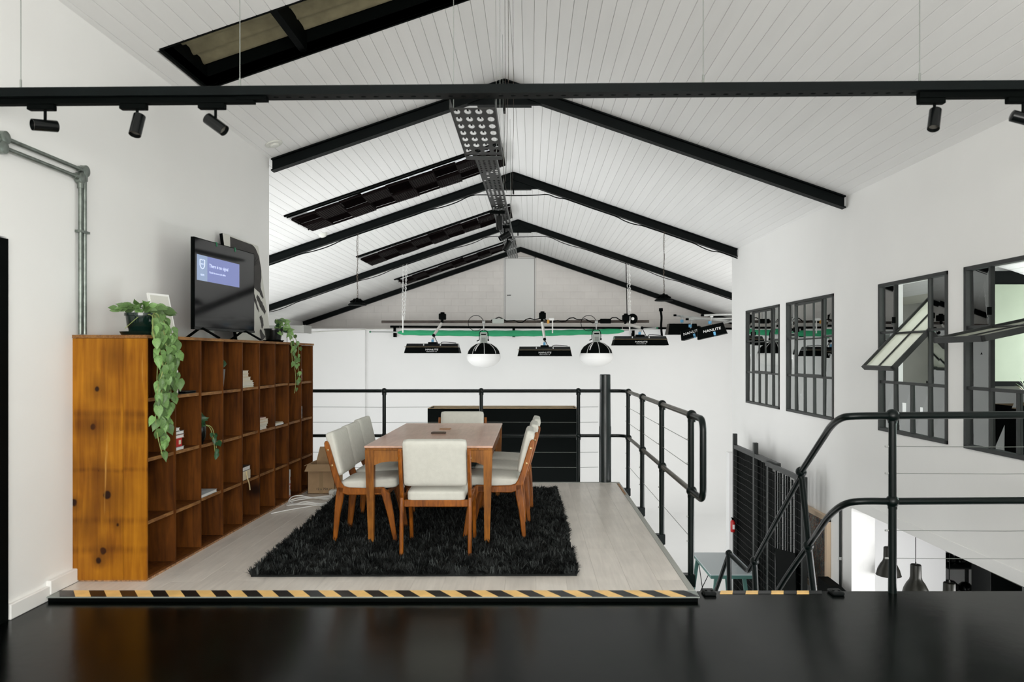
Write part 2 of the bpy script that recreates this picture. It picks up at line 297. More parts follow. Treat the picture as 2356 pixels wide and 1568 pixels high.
# ---------------------------------------------------------------- ceiling
RX, RZ, SL = -.295, 4.47, .343
LX, EX, YB = -6.40, 5.90, 20.85      # eaves and gable
def cz(x): return RZ-SL*abs(x-RX)
slots = [(5.38, 6.16, -2.70, -.50), (10.36, 11.48, -3.46, -.42), (14.62, 15.74, -3.46, -.42), (18.85, 19.85, -3.5, -.42)]
ceil = MB()
Y0 = -2.2
def backing(mb, xa, xb, ya, yb):
    mb.hexa([(xa, ya, cz(xa)+.022), (xb, ya, cz(xb)+.022), (xb, yb, cz(xb)+.022), (xa, yb, cz(xa)+.022), (xa, ya, cz(xa)+.10), (xb, ya, cz(xb)+.10), (xb, yb, cz(xb)+.10), (xa, yb, cz(xa)+.10)])
cuts = [Y0]+[q for s in slots for q in s[:2]]+[YB+.3]
backing(ceil, RX, EX+.3, Y0, YB+.3); backing(ceil, LX-.3, -3.5, Y0, YB+.3)
backing(ceil, -.42, RX, Y0, YB+.3)
for i in range(0, len(cuts)-1, 2): backing(ceil, -3.5, -.42, cuts[i], cuts[i+1])
backing(ceil, -3.5, -2.70, 5.38, 6.16); backing(ceil, -.50, -.42, 5.38, 6.16)
ceiling = struct('ceiling', ceil, back_m)
BW = .112; cs = 1/math.sqrt(1+SL*SL)
def board(xa, xb, ya, yb):
    g = .0013; m = MB(); xa, xb = (xa+g, xb-g); z = lambda x: cz(x)
    e = .0028
    m.add([(xa, ya, z(xa)+.02), (xa, ya, z(xa)+e), (xa+e, ya, z(xa+e)), (xb-e, ya, z(xb-e)), (xb, ya, z(xb)+e), (xb, ya, z(xb)+.02)]
        + [(xa, yb, z(xa)+.02), (xa, yb, z(xa)+e), (xa+e, yb, z(xa+e)), (xb-e, yb, z(xb-e)), (xb, yb, z(xb)+e), (xb, yb, z(xb)+.02)],
        [(i, i+1, i+7, i+6) for i in range(5)]+[(5, 0, 6, 11), (0, 5, 4, 3, 2, 1), (6, 7, 8, 9, 10, 11)])
    m.build('ceiling_board', board_m, ceiling)
x = RX+.004
while x < EX-.02:
    board(x, min(x+BW*cs*1.0, EX), Y0, YB); x += BW*cs
x = RX-.004
while x > LX+.02:
    xa, xb = max(x-BW*cs, LX), x; ya = Y0; xm = (xa+xb)/2
    for (s0, s1, sa, sb) in slots:
        if sa-.02 < xm < sb+.02: board(xa, xb, ya, s0); ya = s1
    board(xa, xb, ya, YB); x -= BW*cs
# ridge strip
m = MB(); m.box(RX-.012, RX+.012, Y0, YB, RZ-.006, RZ+.01); tag(m.build('ridge_strip', board_m, ceiling), None, None)
# skylight wells
def along(x, y, dz): return (x, y, cz(x)+dz)
s0, s1, xa, xb = slots[0]
sk = thing('roof_light', 'black-sided roof opening with brown corrugated sheet above the bookshelf', 'skylight', (-1.6, 5.8, cz(-1.6)))
for nm, pts, d in (('reveal_board', [along(xa, s0, -.004), along(xb, s0, -.004), along(xb, s0, .21), along(xa, s0, .21)], (0, -.02, 0)), ('reveal_board', [along(xa, s1, -.004), along(xb, s1, -.004), along(xb, s1, .21), along(xa, s1, .21)], (0, .02, 0)),
                  ('reveal_board', [along(xa, s0, -.004), along(xa, s1, -.004), along(xa, s1, .21), along(xa, s0, .21)], (-.02, 0, 0)), ('reveal_board', [along(xb, s0, -.004), along(xb, s1, -.004), along(xb, s1, .21), along(xb, s0, .21)], (.02, 0, 0))):
    m = MB(); m.prism(pts, d); m.build(nm, black_m, sk)
m = MB(); m.prism([along(-1.92, s0, .03), along(-1.87, s0, .03), along(-1.87, s0, .19), along(-1.92, s0, .19)], (0, s1-s0, 0)); m.build('cross_bar', black_m, sk)
m = MB(); n = 60; vs = []
for i in range(n+1):
    y = s0-.05+(s1-s0+.1)*i/n; dz = .20+.022*math.sin(2*PI*(y-s0)/.19)
    vs += [along(xa-.05, y, dz), along(xb+.05, y, dz)]
m.add(vs, [(2*i, 2*i+1, 2*i+3, 2*i+2) for i in range(n)], True); m.build('corrugated_sheet', translucent('weathered_fibreglass', (.16, .14, .085), .15), sk)
frost = translucent('frosted_skylight_sheet', (.9, .9, .9), .6)
ribA = MB(); ribA.box(-.168, .168, -.245, -.232, -.012, .012); ribA.box(-.168, .168, .232, .245, -.012, .012); ribA.box(-.168, -.158, -.245, .245, -.012, .012); ribA.box(.158, .168, -.245, .245, -.012, .012)
ribB = MB(); ribB.v, ribB.f, ribB.mi, ribB.sm = list(ribA.v), [list(f) for f in ribA.f], list(ribA.mi), list(ribA.sm)
for k in range(11): ribA.box(-.158+k*.0305, -.158+k*.0305+.0245, -.24, .24, -.022, .020)
for k in range(9): ribB.hexa([(-.16, -.23+k*.052, -.004), (.16, -.23+k*.052, -.004), (.16, -.18+k*.052, .012), (-.16, -.18+k*.052, .012), (-.16, -.23+k*.052, .002), (.16, -.23+k*.052, .002), (.16, -.18+k*.052, .018), (-.16, -.18+k*.052, .018)])
lou_m = M_('dark_brown_louvre_plastic', (.006, .0035, .0035), .7, spec=.05)
ribA.box(-.16, .16, -.235, .235, .0205, .0235); ribB.box(-.16, .16, -.235, .235, .0205, .0235)
tA = ribA.mesh('louvre_tile', lou_m); tB = ribB.mesh('louvre_tile', lou_m)
slope = math.atan(SL)
for si, (s0, s1, xa, xb) in enumerate(slots[1:]):
    where = ['nearest', 'middle', 'farthest'][si]
    lt = thing('louvred_roof_light', f'{where} of three dark louvred strips under white skylights, left roof slope', 'skylight', ((xa+xb)/2, s0, cz((xa+xb)/2)), 'louvred roof lights')
    m = MB()
    for pts, d in (([along(xa, s0, .0), along(xb, s0, .0), along(xb, s0, .25), along(xa, s0, .25)], (0, -.015, 0)), ([along(xa, s1, 0), along(xb, s1, 0), along(xb, s1, .25), along(xa, s1, .25)], (0, .015, 0)),
                   ([along(xa, s0, 0), along(xa, s1, 0), along(xa, s1, .25), along(xa, s0, .25)], (-.015, 0, 0)), ([along(xb, s0, 0), along(xb, s1, 0), along(xb, s1, .25), along(xb, s0, .25)], (.015, 0, 0))): m.prism(pts, d)
    m.build('skylight_reveal', white_m, lt)
    m = MB(); m.prism([along(xa-.02, s0-.02, .25), along(xb+.02, s0-.02, .25), along(xb+.02, s1+.02, .25), along(xa-.02, s1+.02, .25)], (0, 0, .006)); m.build('skylight_sheet', frost, lt)
    m = MB(); m.beam(along(xa, s0-.01, -.012), along(xb, s0-.01, -.012), .035, .025); m.build('edge_trim', black_m, lt)
    rnd = random.Random(si+3)
    for c in range(9):
        for r in range(2):
            xx = xb-.16*cs-c*.352*cs; yy = s0+.34+r*.495+.02
            if yy > s1+.1: continue
            o = inst('louvre_tile', tA if (c+r) % 2 else tB, lt, along(xx, yy, -.055+rnd.uniform(-.008, .008)), (rnd.uniform(-.03, .03), -slope+rnd.uniform(-.03, .03), 0), (1.045, 1, 1))
    m = MB()
    for yy in (s0+.10, s0+.60, s1-.02): m.beam(along(xa, yy, -.010), along(xb, yy, -.010), .02, .018)
    m.build('louvre_rail', black_m, lt)

# roof beams
def roof_beam(name, Y, xl, xr, label, gus=True, w_=.10, cable=False, zl=None):
    t = thing(name, label, 'roof beam', (RX, Y, RZ-.1), 'black roof beams')
    dp = .135
    for side, xe in (('l', xl), ('r', xr)):
        m = MB(); d = 1 if xe > RX else -1
        for (a, b, ww) in ((.0, .014, w_), (.014, dp-.014, .016), (dp-.014, dp, w_)):
            z0 = lambda x: cz(x)-.002-b; z1 = lambda x: cz(x)-.002-a
            m.hexa([(RX, Y-ww/2, z0(RX)), (xe, Y-ww/2, z0(xe)), (xe, Y+ww/2, z0(xe)), (RX, Y+ww/2, z0(RX)), (RX, Y-ww/2, z1(RX)), (xe, Y-ww/2, z1(xe)), (xe, Y+ww/2, z1(xe)), (RX, Y+ww/2, z1(RX))])
        m.build('rafter', beam_m, t)
    if gus:
        m = MB(); g = .42
        m.prism([(RX-g, Y-.02, cz(RX-g)-dp-.002), (RX+g, Y-.02, cz(RX+g)-dp-.002), (RX, Y-.02, RZ-.10)], (0, .04, 0))
        m.box(RX-.30, RX+.30, Y-w_/2, Y+w_/2, RZ-SL*.42-dp-.014, RZ-SL*.42-dp-.002); m.build('gusset_plate', beam_m, t)
        m = MB(); m.box(RX-.012, RX+.012, Y-w_/2, Y+w_/2, RZ-.36, RZ-.03); m.build('splice_plate', beam_m, t)
    if cable:
        for xe, dd in ((xl, -1), (xr, 1)):
            pts = []; nn = 26
            for i in range(nn+1):
                x_ = RX+(xe-RX)*i/nn; z_ = cz(x_)-dp-.022-(.025 if i % 9 in (4, 5) else 0)-.006*R()
                if abs(x_-RX) < .6: z_ = RZ-SL*.5-dp-.06-.03*math.cos((x_-RX)*2)
                pts.append((x_, Y-.03, z_))
            m = MB(); m.tube(smooth_path(pts, 3), .009, 6); m.build('cable', black_m, t)
    return t
T1Y, T2Y, T3Y, T4Y = 8.17, 12.28, 16.55, 20.72
roof_beam('roof_beam', T1Y, -2.86, 3.46, 'nearest black roof beam, ends on both white side walls')
roof_beam('roof_beam', T2Y, LX, 3.42, 'second black roof beam with cable, holding the two pendant lamps', cable=True)
roof_beam('roof_beam', T3Y, LX, EX, 'third black roof beam with cable, carrying the studio light rig', cable=True)
roof_beam('roof_beam', T4Y, LX, EX, 'last black roof beam against the far gable wall', gus=False)

# ---------------------------------------------------------------- walls
GZ = -2.55
m = MB(); m.box(-3.08, -2.88, -2.2, 3.10, GZ, 3.80); m.box(-3.08, -2.88, 4.06, 8.12, GZ, 3.70); m.box(-3.08, -2.88, 3.10, 4.06, 2.07, 3.70); m.box(-3.08, -2.88, 3.10, 4.06, GZ, -.03)
struct('wall_left', m, wall_m)
m = MB(); m.box(-6.6, -3.08, 7.92, 8.12, GZ, 4.0); m.box(-6.6, LX, 8.12, YB+.3, GZ, 2.42); struct('wall_left_hall', m, wall_m)
m = MB(); m.box(-3.2, 4.2, -2.4, -2.2, -.3, 4.6); struct('wall_rear', m, wall_m)
m = MB(); m.box(LX-.2, EX+.2, YB+.007, YB+.25, GZ, 4.5); wb = struct('wall_back', m, M_('mortar', (.80, .76, .72), .9))
# painted blocks of the gable above the backdrop
bw, bh = .395, .195; row = 0; z = 1.86
door = (-.74, .10, 2.38, 4.17)
while z < RZ:
    xx = LX-(row % 2)*bw/2
    while xx < EX:
        xa, xb = xx+.0015, xx+bw-.0015; za, zb = z+.0015, z+bh-.0015; xx += bw
        if xb > door[0]-.03 and xa < door[1]+.03 and zb > door[2]-.03: 
            if xa < door[0]-.06: xb = min(xb, door[0]-.035)
            elif xb > door[1]+.06: xa = max(xa, door[1]+.035)
            else: continue
        if min(cz(xa), cz(xb)) < za: continue
        m = MB(); m.rbox(xa, xb, YB, YB+.03, za, zb, .0025, 1); m.build('concrete_block', block_m, wb)
    z += bh; row += 1
dr = srt('door_2', (door[0], YB, door[2]))
m = MB()
for b_ in ((door[0]-.03, door[0], door[2], door[3]+.03), (door[1], door[1]+.03, door[2], door[3]+.03), (door[0]-.03, door[1]+.03, door[3], door[3]+.03)): m.box(b_[0], b_[1], YB-.02, YB+.06, b_[2], b_[3])
m.build('door_frame', wall_m, dr)
m = MB(); m.box(door[0], door[1], YB-.001, YB+.004, door[2], door[3]); m.build('door_rebate', M_('dark_gap', (.08, .05, .04), .9), dr)
m = MB(); m.box(door[0]+.012, door[1]-.012, YB-.006, YB-.0015, door[2]+.008, door[3]-.008); dl = m.build('door_leaf', M_('white_gloss_door', (.90, .90, .88), .5), dr)
m = MB(); m.tube([(door[0]+.07, YB-.05, 3.12), (door[0]+.17, YB-.05, 3.12)], .009); m.tube([(door[0]+.07, YB, 3.12), (door[0]+.07, YB-.05, 3.12)], .010); m.build('door_handle', black_m, dr)
# cyclorama backdrop: wall, cove and white floor in one curved sheet
m = MB(); prof = []
yb, r_ = 19.5, 1.1
prof = [(yb, 2.13), (yb, GZ+r_)]+[(yb-r_+r_*math.cos(a), GZ+r_-r_*math.sin(a)) for a in [PI/2*i/10 for i in range(1, 11)]]+[(8.2, GZ)]
vs = []; 
for y_, z_ in prof: vs += [(-4.35, y_, z_), (EX-.02, y_, z_)]
m.add(vs, [(2*i, 2*i+1, 2*i+3, 2*i+2) for i in range(len(prof)-1)], True)
m.box(-4.35, EX-.02, yb+.002, yb+.12, GZ, 2.13); m.box(-6.38, -4.35, 19.35, 19.5, GZ, 2.13)
struct('wall_backdrop', m, far_m)
m = MB(); m.box(-6.6, 9.5, -2.2, 21.2, GZ-.3, GZ-.004); struct('floor_hall', m, M_('pale_grey_concrete', (.66, .66, .65), .6, var=.05))
# right wall (slightly out of square) with its window openings
def WX(y): return 3.585-.0129*y
def wbox(mb, y0, y1, z0, z1, d0, d1):
    return mb.hexa([(WX(y0)+d0, y0, z0), (WX(y0)+d1, y0, z0), (WX(y1)+d1, y1, z0), (WX(y1)+d0, y1, z0), (WX(y0)+d0, y0, z1), (WX(y0)+d1, y0, z1), (WX(y1)+d1, y1, z1), (WX(y1)+d0, y1, z1)])
wins = [(10.26, 11.79), (8.48, 9.99), (6.21, 7.41), (4.72, 5.975)]
WZ0, WZ1 = .675, 2.135; TH = .24
m = MB(); y = 12.42
for (a, b) in wins:
    wbox(m, b, y, WZ0, WZ1, 0, TH); y = a
wbox(m, -2.2, y, WZ0, WZ1, 0, TH); wbox(m, -2.2, 12.42, WZ1, 3.60, 0, TH); wbox(m, -2.2, 12.42, -.225, WZ0, 0, TH); wbox(m, 8.07, 12.42, GZ, -.225, 0, TH)
wbox(m, -2.2, 3.0, GZ, -.225, 0, TH)
m.box(WX(12.42), EX+.2, 12.42, 12.6, GZ, 3.2); m.box(EX, EX+.2, 12.6, YB+.3, GZ, 2.45)
struct('wall_right', m, wall_m)
m = MB(); wbox(m, 4.6, 8.07, -.225, -.125, -.008, 0); struct('trim_1', m, wall_m)
m = MB(); wbox(m, 8.02, 8.07, GZ, -.235, -.004, TH+.01); struct('trim_2', m, wall_m)
# windows
def window(n_, a, b, ncol, sash=None, ang=0):
    W = b-a; cw = W/ncol; zh = (WZ1-WZ0)/3
    t = srt(f'window_{n_}', (WX(a), a, WZ0))
    f = MB(); q = .032
    for (y0, y1, z0, z1) in ((a, b, WZ1-q, WZ1), (a, b, WZ0, WZ0+q), (a, a+q, WZ0, WZ1), (b-q, b, WZ0, WZ1)): wbox(f, y0, y1, z0, z1, -.012, .045)
    f.build('window_frame', frame_m, t)
    c0, c1 = sash
    ys0, ys1 = a+c0*cw, a+c1*cw; zs0, zs1 = WZ0+zh, WZ1-q
    def bar(y0, y1, z0, z1):
        f = MB(); wbox(f, y0, y1, z0, z1, .0, .035); f.build('glazing_bar', frame_m, t)
    for k in range(1, ncol):
        yk = a+k*cw
        if c0 < k < c1: bar(yk-.009, yk+.009, WZ0+q, zs0)
        else: bar(yk-.012, yk+.012, WZ0+q, WZ1-q)
    for zz in (WZ0+zh, WZ0+2*zh):
        if zz < WZ0+1.5*zh: bar(a+q, b-q, zz-.013, zz+.013)
        else: bar(a+q, ys0, zz-.011, zz+.011); bar(ys1, b-q, zz-.011, zz+.011)
    for k in range(ncol):
        y0, y1 = a+k*cw+.012, a+(k+1)*cw-.012
        for r in range(3):
            if c0 <= k < c1 and r > 0: continue
            z0, z1 = WZ0+r*zh+.01, WZ0+(r+1)*zh-.01; ti = random.uniform(-.004, .004)
            f = MB(); f.hexa([(WX(y0)+.018+ti, y0, z0), (WX(y0)+.021+ti, y0, z0), (WX(y1)+.021-ti, y1, z0), (WX(y1)+.018-ti, y1, z0), (WX(y0)+.018, y0, z1), (WX(y0)+.021, y0, z1), (WX(y1)+.021, y1, z1), (WX(y1)+.018, y1, z1)])
            f.build('pane', glass_m, t)
    # sash, pivoted at mid height
    zc = (zs0+zs1)/2; ym = (ys0+ys1)/2; xc = WX(ym)+.010
    s_ = thing('sash', None, None, (xc, ym, zc)); s_.parent = t; s_.location = Vector((xc, ym, zc))-OR[t.name]
    hw, hh = (ys1-ys0)/2-.012, (zs1-zs0)/2-.010; g = MB(); k_ = .020
    for (y0, y1, z0, z1) in ((-hw, hw, hh-k_, hh), (-hw, hw, -hh, -hh+k_), (-hw, -hw+k_, -hh, hh), (hw-k_, hw, -hh, hh)): g.box(-.022, .022, y0, y1, z0, z1)
    nc = c1-c0
    for i in range(1, nc): g.box(-.012, .012, -hw+2*hw*i/nc-.008, -hw+2*hw*i/nc+.008, -hh, hh)
    g.box(-.012, .012, -hw, hw, -.009, .009)
    OR['tmp'] = Vector((0, 0, 0))
    me = g.mesh('sash_frame', frame_m); o = inst('sash_frame', me, s_, OR[s_.name])
    for i in range(nc):
        for j in range(2):
            g = MB(); y0 = -hw+2*hw*i/nc+.004; g.box(-.0015, .0015, y0, y0+2*hw/nc-.008, -hh*(1-j)+.004, hh*j-.004)
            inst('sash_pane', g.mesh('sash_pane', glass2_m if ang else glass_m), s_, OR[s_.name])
    s_.rotation_euler = (0, ang, .0129)
    g = MB(); wbox(g, ys1-.03, ys1-.015, zc+.10, zc+.16, -.03, 0); g.build('window_stay', black_m, t)
window(1, *wins[0], 5, (1, 4), 0)
window(2, *wins[1], 5, (1, 4), 0)
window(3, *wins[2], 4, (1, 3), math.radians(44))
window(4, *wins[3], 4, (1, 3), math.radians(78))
# office behind the windows
m = MB(); xo = 3.85
m.box(3.80, 7.1, 12.3, 12.5, -.3, 2.9); m.box(3.80, 7.1, -2.2, -2.0, -.3, 2.9); m.box(6.95, 7.15, 9.6, 12.3, -.3, 2.9); m.box(6.95, 7.15, -2.0, 5.6, -.3, 2.9); m.box(6.95, 7.15, 5.6, 9.6, 2.25, 2.9); m.box(6.95, 7.15, 5.6, 9.6, -.3, .1)
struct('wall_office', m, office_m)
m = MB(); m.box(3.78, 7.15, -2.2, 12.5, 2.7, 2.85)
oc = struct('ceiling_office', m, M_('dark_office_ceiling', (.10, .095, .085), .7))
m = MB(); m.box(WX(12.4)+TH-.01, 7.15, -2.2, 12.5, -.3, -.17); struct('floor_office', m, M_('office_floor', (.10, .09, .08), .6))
# sage panel in black frame
t = thing('office_partition', 'pale sage green panel in a wide black frame inside the office', 'panel', (5.5, 8.75, -.17))
m = MB(); m.box(5.34, 6.20, 8.72, 8.78, 1.06, 2.42); m.build('frame', black_m, t)
m = MB(); m.box(5.46, 5.98, 8.70, 8.73, 1.12, 2.26); m.build('panel_face', sage_m, t)
m = MB(); m.box(5.36, 5.42, 8.72, 8.78, -.17, 1.06); m.box(6.12, 6.18, 8.72, 8.78, -.17, 1.06); m.build('post', black_m, t)
# monitor on the sill of the open window
t = thing('monitor', 'black flat monitor standing inside the first open window', 'monitor', (3.82, 6.98, .58))
m = MB(); m.prism([(3.80, 7.10, .80), (4.02, 6.98, .78), (3.99, 6.99, 1.16), (3.79, 7.09, 1.18)], (.03, .05, 0)); m.build('screen', gloss_black_m, t)
m = MB(); m.box(3.86, 3.96, 7.0, 7.12, .60, .62); m.box(3.90, 3.93, 7.05, 7.08, .62, .85); m.build('stand', black_m, t)
m = MB(); m.box(3.76, 4.12, 6.2, 7.45, .52, .58); m.box(3.80, 3.86, 6.25, 6.31, -.17, .52); m.box(3.80, 3.86, 7.3, 7.36, -.17, .52); m.box(4.0, 4.06, 6.25, 6.31, -.17, .52); m.box(4.0, 4.06, 7.3, 7.36, -.17, .52)
tag(m.build('narrow_desk', M_('dark_desk', (.05, .045, .04), .5)), 'dark narrow desk behind the first open window, under the monitor', 'desk')
# dried plant by the second open window
t = thing('dried_plant', 'brown and green dried plant hanging behind the second open window', 'plant', (4.62, 6.85, 1.0))
m = MB(); m.lathe([(.06, 0), (.09, .16), (.08, .17), (.0, .15)], (4.62, 6.85, .86), 14); m.build('pot', black_m, t)
m = MB(); m.tube([(4.62, 6.85, 1.0), (4.62, 6.85, 2.7)], .003, 5); m.build('hanging_cord', black_m, t)
for k in range(26):
    a = R()*2*PI; l = .16+.14*R(); e = random.uniform(-.5, 1.2); d = Vector((math.cos(a)*math.cos(e), math.sin(a)*math.cos(e), math.sin(e))); b0 = Vector((4.62, 6.85, 1.04))
    s_ = d.cross(Vector((0, 0, 1))).normalized()*.012
    m = MB(); m.add([b0-s_*.3, b0+s_*.3, b0+d*l*.6+s_, b0+d*l*.6-s_, b0+d*l-Vector((0, 0, .03))], [(0, 1, 2, 3), (3, 2, 4)])
    m.build('frond', leaf_m if k % 3 else M_('dry_frond', (.28, .10, .03), .7) if k == 0 else bpy.data.materials.get('dry_frond', leaf_m), t)

# left wall details
t = srt('door_1', (-2.88, 3.1, -.03))
m = MB(); m.box(-2.92, -2.865, 3.98, 4.05, -.03, 2.06); m.box(-2.92, -2.865, 3.10, 3.17, -.03, 2.06); m.box(-2.92, -2.865, 3.17, 3.98, 1.99, 2.06); m.build('door_frame', black_m, t)
m = MB(); m.box(-2.94, -2.90, 3.17, 3.98, -.03, 1.99); dl = m.build('door_leaf', gloss_black_m, t)
m = MB(); m.tube([(-2.90, 3.28, 1.0), (-2.84, 3.28, 1.0), (-2.84, 3.40, 1.0)], .011); m.build('door_handle', grey_m, t)
m = MB(); m.rbox(-2.88, -2.855, 4.055, 4.385, -.03, .055, .004, 1); struct('baseboard_left', m, white_m)
m = MB(); m.rbox(-2.88, -2.85, 4.385, 8.10, 0, .085, .004, 1); struct('baseboard_left_upper', m, white_m)
# conduits
t = thing('conduit_run', 'pair of grey-green metal conduits turning down the left wall behind the bookshelf', 'conduit', (-2.84, 4.7, 1.6))
for dz, dy in ((0, 0), (-.055, -.045)):
    m = MB(); yy = 4.725+dy; zz = 2.60+dz; m.tube([(-2.855, 2.6, zz), (-2.855, yy, zz)], .0125, 10); m.tube([(-2.855, yy, zz), (-2.855, yy, 1.556)], .0125, 10); m.build('conduit_pipe', galv_m, t)
    m = MB(); m.lathe([(.036, 0), (.036, .035), (.03, .038)], (-2.875, yy, zz), 16, (1, 0, 0)); m.tube([(-2.855, yy-.065, zz), (-2.855, yy-.03, zz)], .018, 10); m.tube([(-2.855, yy, zz-.065), (-2.855, yy, zz-.03)], .018, 10); m.build('junction_box', galv_m, t)
    m = MB(); m.lathe([(.036, 0), (.036, .035), (.03, .038)], (-2.875, 4.0+dy*.3, zz), 16, (1, 0, 0)); m.build('junction_box', galv_m, t)
m = MB(); m.box(-2.878, -2.838, 4.66, 4.755, 2.20, 2.215); m.build('pipe_clip', galv_m, t)

# ---------------------------------------------------------------- floors
m = MB(); m.box(-2.88, .985, 4.42, 8.30, -.24, -.012); fl = struct('floor', m, M_('plank_underlay', (.25, .23, .20), .8))
pw = .192; xx = -2.85; k = 0
rr = random.Random(5)
while xx < .975:
    yy = 4.47-rr.random()*1.1; x1 = min(xx+pw, .955)
    while yy < 8.27:
        y1 = yy+1.22; a, b = max(yy, 4.475), min(y1, 8.27)
        if b-a > .05 and x1-xx > .03:
            m = MB(); m.rbox(xx+.0003, x1-.0003, a+.0003, b-.0003, -.012, 0, .0006, 1); m.build('floor_plank', plank_m, fl)
        yy = y1
    xx += pw
m = MB(); m.box(.955, .992, 4.475, 8.30, -.24, .003); m.box(-2.85, .992, 8.27, 8.31, -.24, .002); m.build('floor_edging', M_('grey_edge_strip', (.36, .37, .34), .4), fl)
m = MB(); m.box(.955, .975, 7.55, 8.2, -.001, .005); m.build('edge_trim', chip_m, fl)
# black floor of the landing
m = MB(); m.box(-2.88, 3.54, -2.2, 4.42, -.28, -.03); m.box(1.02, 3.54, 4.42, 4.555, -.28, -.03); struct('floor_landing', m, floor_black_m)
m = MB(); m.box(-2.85, .985, 4.36, 4.42, -.03, -.006); struct('trim_4', m, black_m)
# hazard tape: alternate slanting yellow and black pieces over the step edge
t = thing('hazard_tape', 'yellow and black hazard tape along the platform edge, over the black floor', 'tape', (-.9, 4.42, 0))
m = MB(); m.box(-2.855, .995, 4.352, 4.47, -.006, .0005); m.build('nosing', M_('pale_nosing', (.25, .28, .26), .4), t)
st = .0905*2; xx = -2.86; i = 0
while xx < .99:
    sl = .080; w_ = st/2*1.02; a0, a1 = xx, xx+w_
    cl = lambda q: min(max(q, -2.853), .993)
    m = MB(); m.prism([(cl(a0+sl), 4.356, .001), (cl(a1+sl), 4.356, .001), (cl(a1), 4.468, .001), (cl(a0), 4.468, .001)], (0, 0, .002)); 
    if cl(a1+sl)-cl(a0+sl) > .01: m.build('tape_stripe', yellow_m if i % 2 else tapeblack_m, t)
    xx += w_; i += 1
t = thing('hazard_tape', 'short yellow and black hazard tape at the top of the stairs', 'tape', (1.5, 4.54, -.03))
xx = 1.15; i = 0
while xx < 1.72:
    m = MB(); m.prism([(xx, 4.50, -.0295), (xx+.075, 4.50, -.0295), (xx+.095, 4.556, -.0295), (xx+.02, 4.556, -.0295)], (0, 0, .003)); m.build('tape_stripe', yellow_m if i % 2 == 0 else tapeblack_m, t); xx += .078; i += 1
for k, (x_, lab) in enumerate(((1.045, 'small black steel bracket on the floor edge beside the platform corner'), (1.82, 'small black steel bracket on the floor edge near the rail post'))):
    m = MB(); m.rbox(x_, x_+.075, 4.46, 4.55, -.0305, -.008, .006, 1); m.lathe([(.008, 0), (.008, .006)], (x_+.02, 4.5, -.009), 8); m.lathe([(.008, 0), (.008, .006)], (x_+.055, 4.5, -.009), 8); tag(m.build('floor_bracket', steel_m), lab, 'bracket', 'floor brackets')

# ---------------------------------------------------------------- bookshelf
SY0, SX0 = 4.642, -2.417; NC = 9; CW = .3678; tilt = .0202
bs = thing('cube_bookshelf', 'long wooden cube bookshelf of rough pine along the left wall', 'bookshelf', (SX0, SY0, 0))
def SX(y): return SX0+(y-SY0)*tilt
SD = .455; TT = .016
zs = [.012, .377, .765, 1.152]; ZT = 1.551
def sbox(mb, y0, y1, z0, z1, d0=0, d1=SD): # d = depth behind the front face
    return mb.hexa([(SX(y0)-d1, y0, z0), (SX(y0)-d0, y0, z0), (SX(y1)-d0, y1, z0), (SX(y1)-d1, y1, z0), (SX(y0)-d1, y0, z1), (SX(y0)-d0, y0, z1), (SX(y1)-d0, y1, z1), (SX(y1)-d1, y1, z1)])
m = MB(); sbox(m, SY0-.001, SY0+TT, .012, ZT-.022, .147, SD+.008); m.build('end_board', end_m, bs)
m = MB(); sbox(m, SY0, SY0+TT, .012, ZT-.022, -.002, .145); m.build('end_board', end_m, bs)
m = MB(); sbox(m, SY0+.01, SY0+NC*CW+.012, 0, .016, .004, SD); m.build('base_board', chip_m, bs)
yy = SY0-.008
for i in range(3):
    m = MB(); y1 = yy+(NC*CW+.03)/3; sbox(m, yy+.001, y1-.001, ZT-.020, ZT, -.006, SD+.008); m.build('top_board', edge_m, bs); yy = y1
m = MB(); sbox(m, SY0+TT, SY0+NC*CW, .012, ZT-.02, SD-.012, SD); m.build('back_panel', shelf_in_m, bs)
for k in range(1, NC+1):
    yk = SY0+k*CW; m = MB(); sbox(m, yk-TT/2, yk+TT/2, .016, ZT-.022, .001, SD-.012); m.build('divider', shelf_in_m, bs)
for k in range(NC):
    for r in range(1, 4):
        y0, y1 = SY0+k*CW+(TT if k == 0 else TT/2), SY0+(k+1)*CW-TT/2; dz = random.uniform(-.006, .006); fr = random.uniform(0, .014)
        m = MB(); sbox(m, y0, y1, zs[r]-.020+dz, zs[r]+dz, fr+.004, SD-.012); m.cur = 1; sbox(m, y0, y1, zs[r]-.021+dz, zs[r]+.001+dz, fr, fr+.004); m.build('shelf', [shelf_in_m, edge_m], bs)
        for yc in (y0, y1-.018):
            m = MB(); m.prism([(SX(yc)-.06, yc, zs[r]-.020+dz), (SX(yc)-.10, yc, zs[r]-.040+dz), (SX(yc)-.40, yc, zs[r]-.040+dz), (SX(yc)-.40, yc, zs[r]-.020+dz)], (0, .018, 0)); m.build('cleat', shelf_in_m, bs)
    m = MB(); sbox(m, SY0+k*CW+TT/2, SY0+(k+1)*CW-TT/2, .016, .030, .002, SD-.012); m.build('bottom_board', shelf_in_m, bs)
def cell(k, r): return SY0+k*CW, [1.153, .766, .378, .031][r]
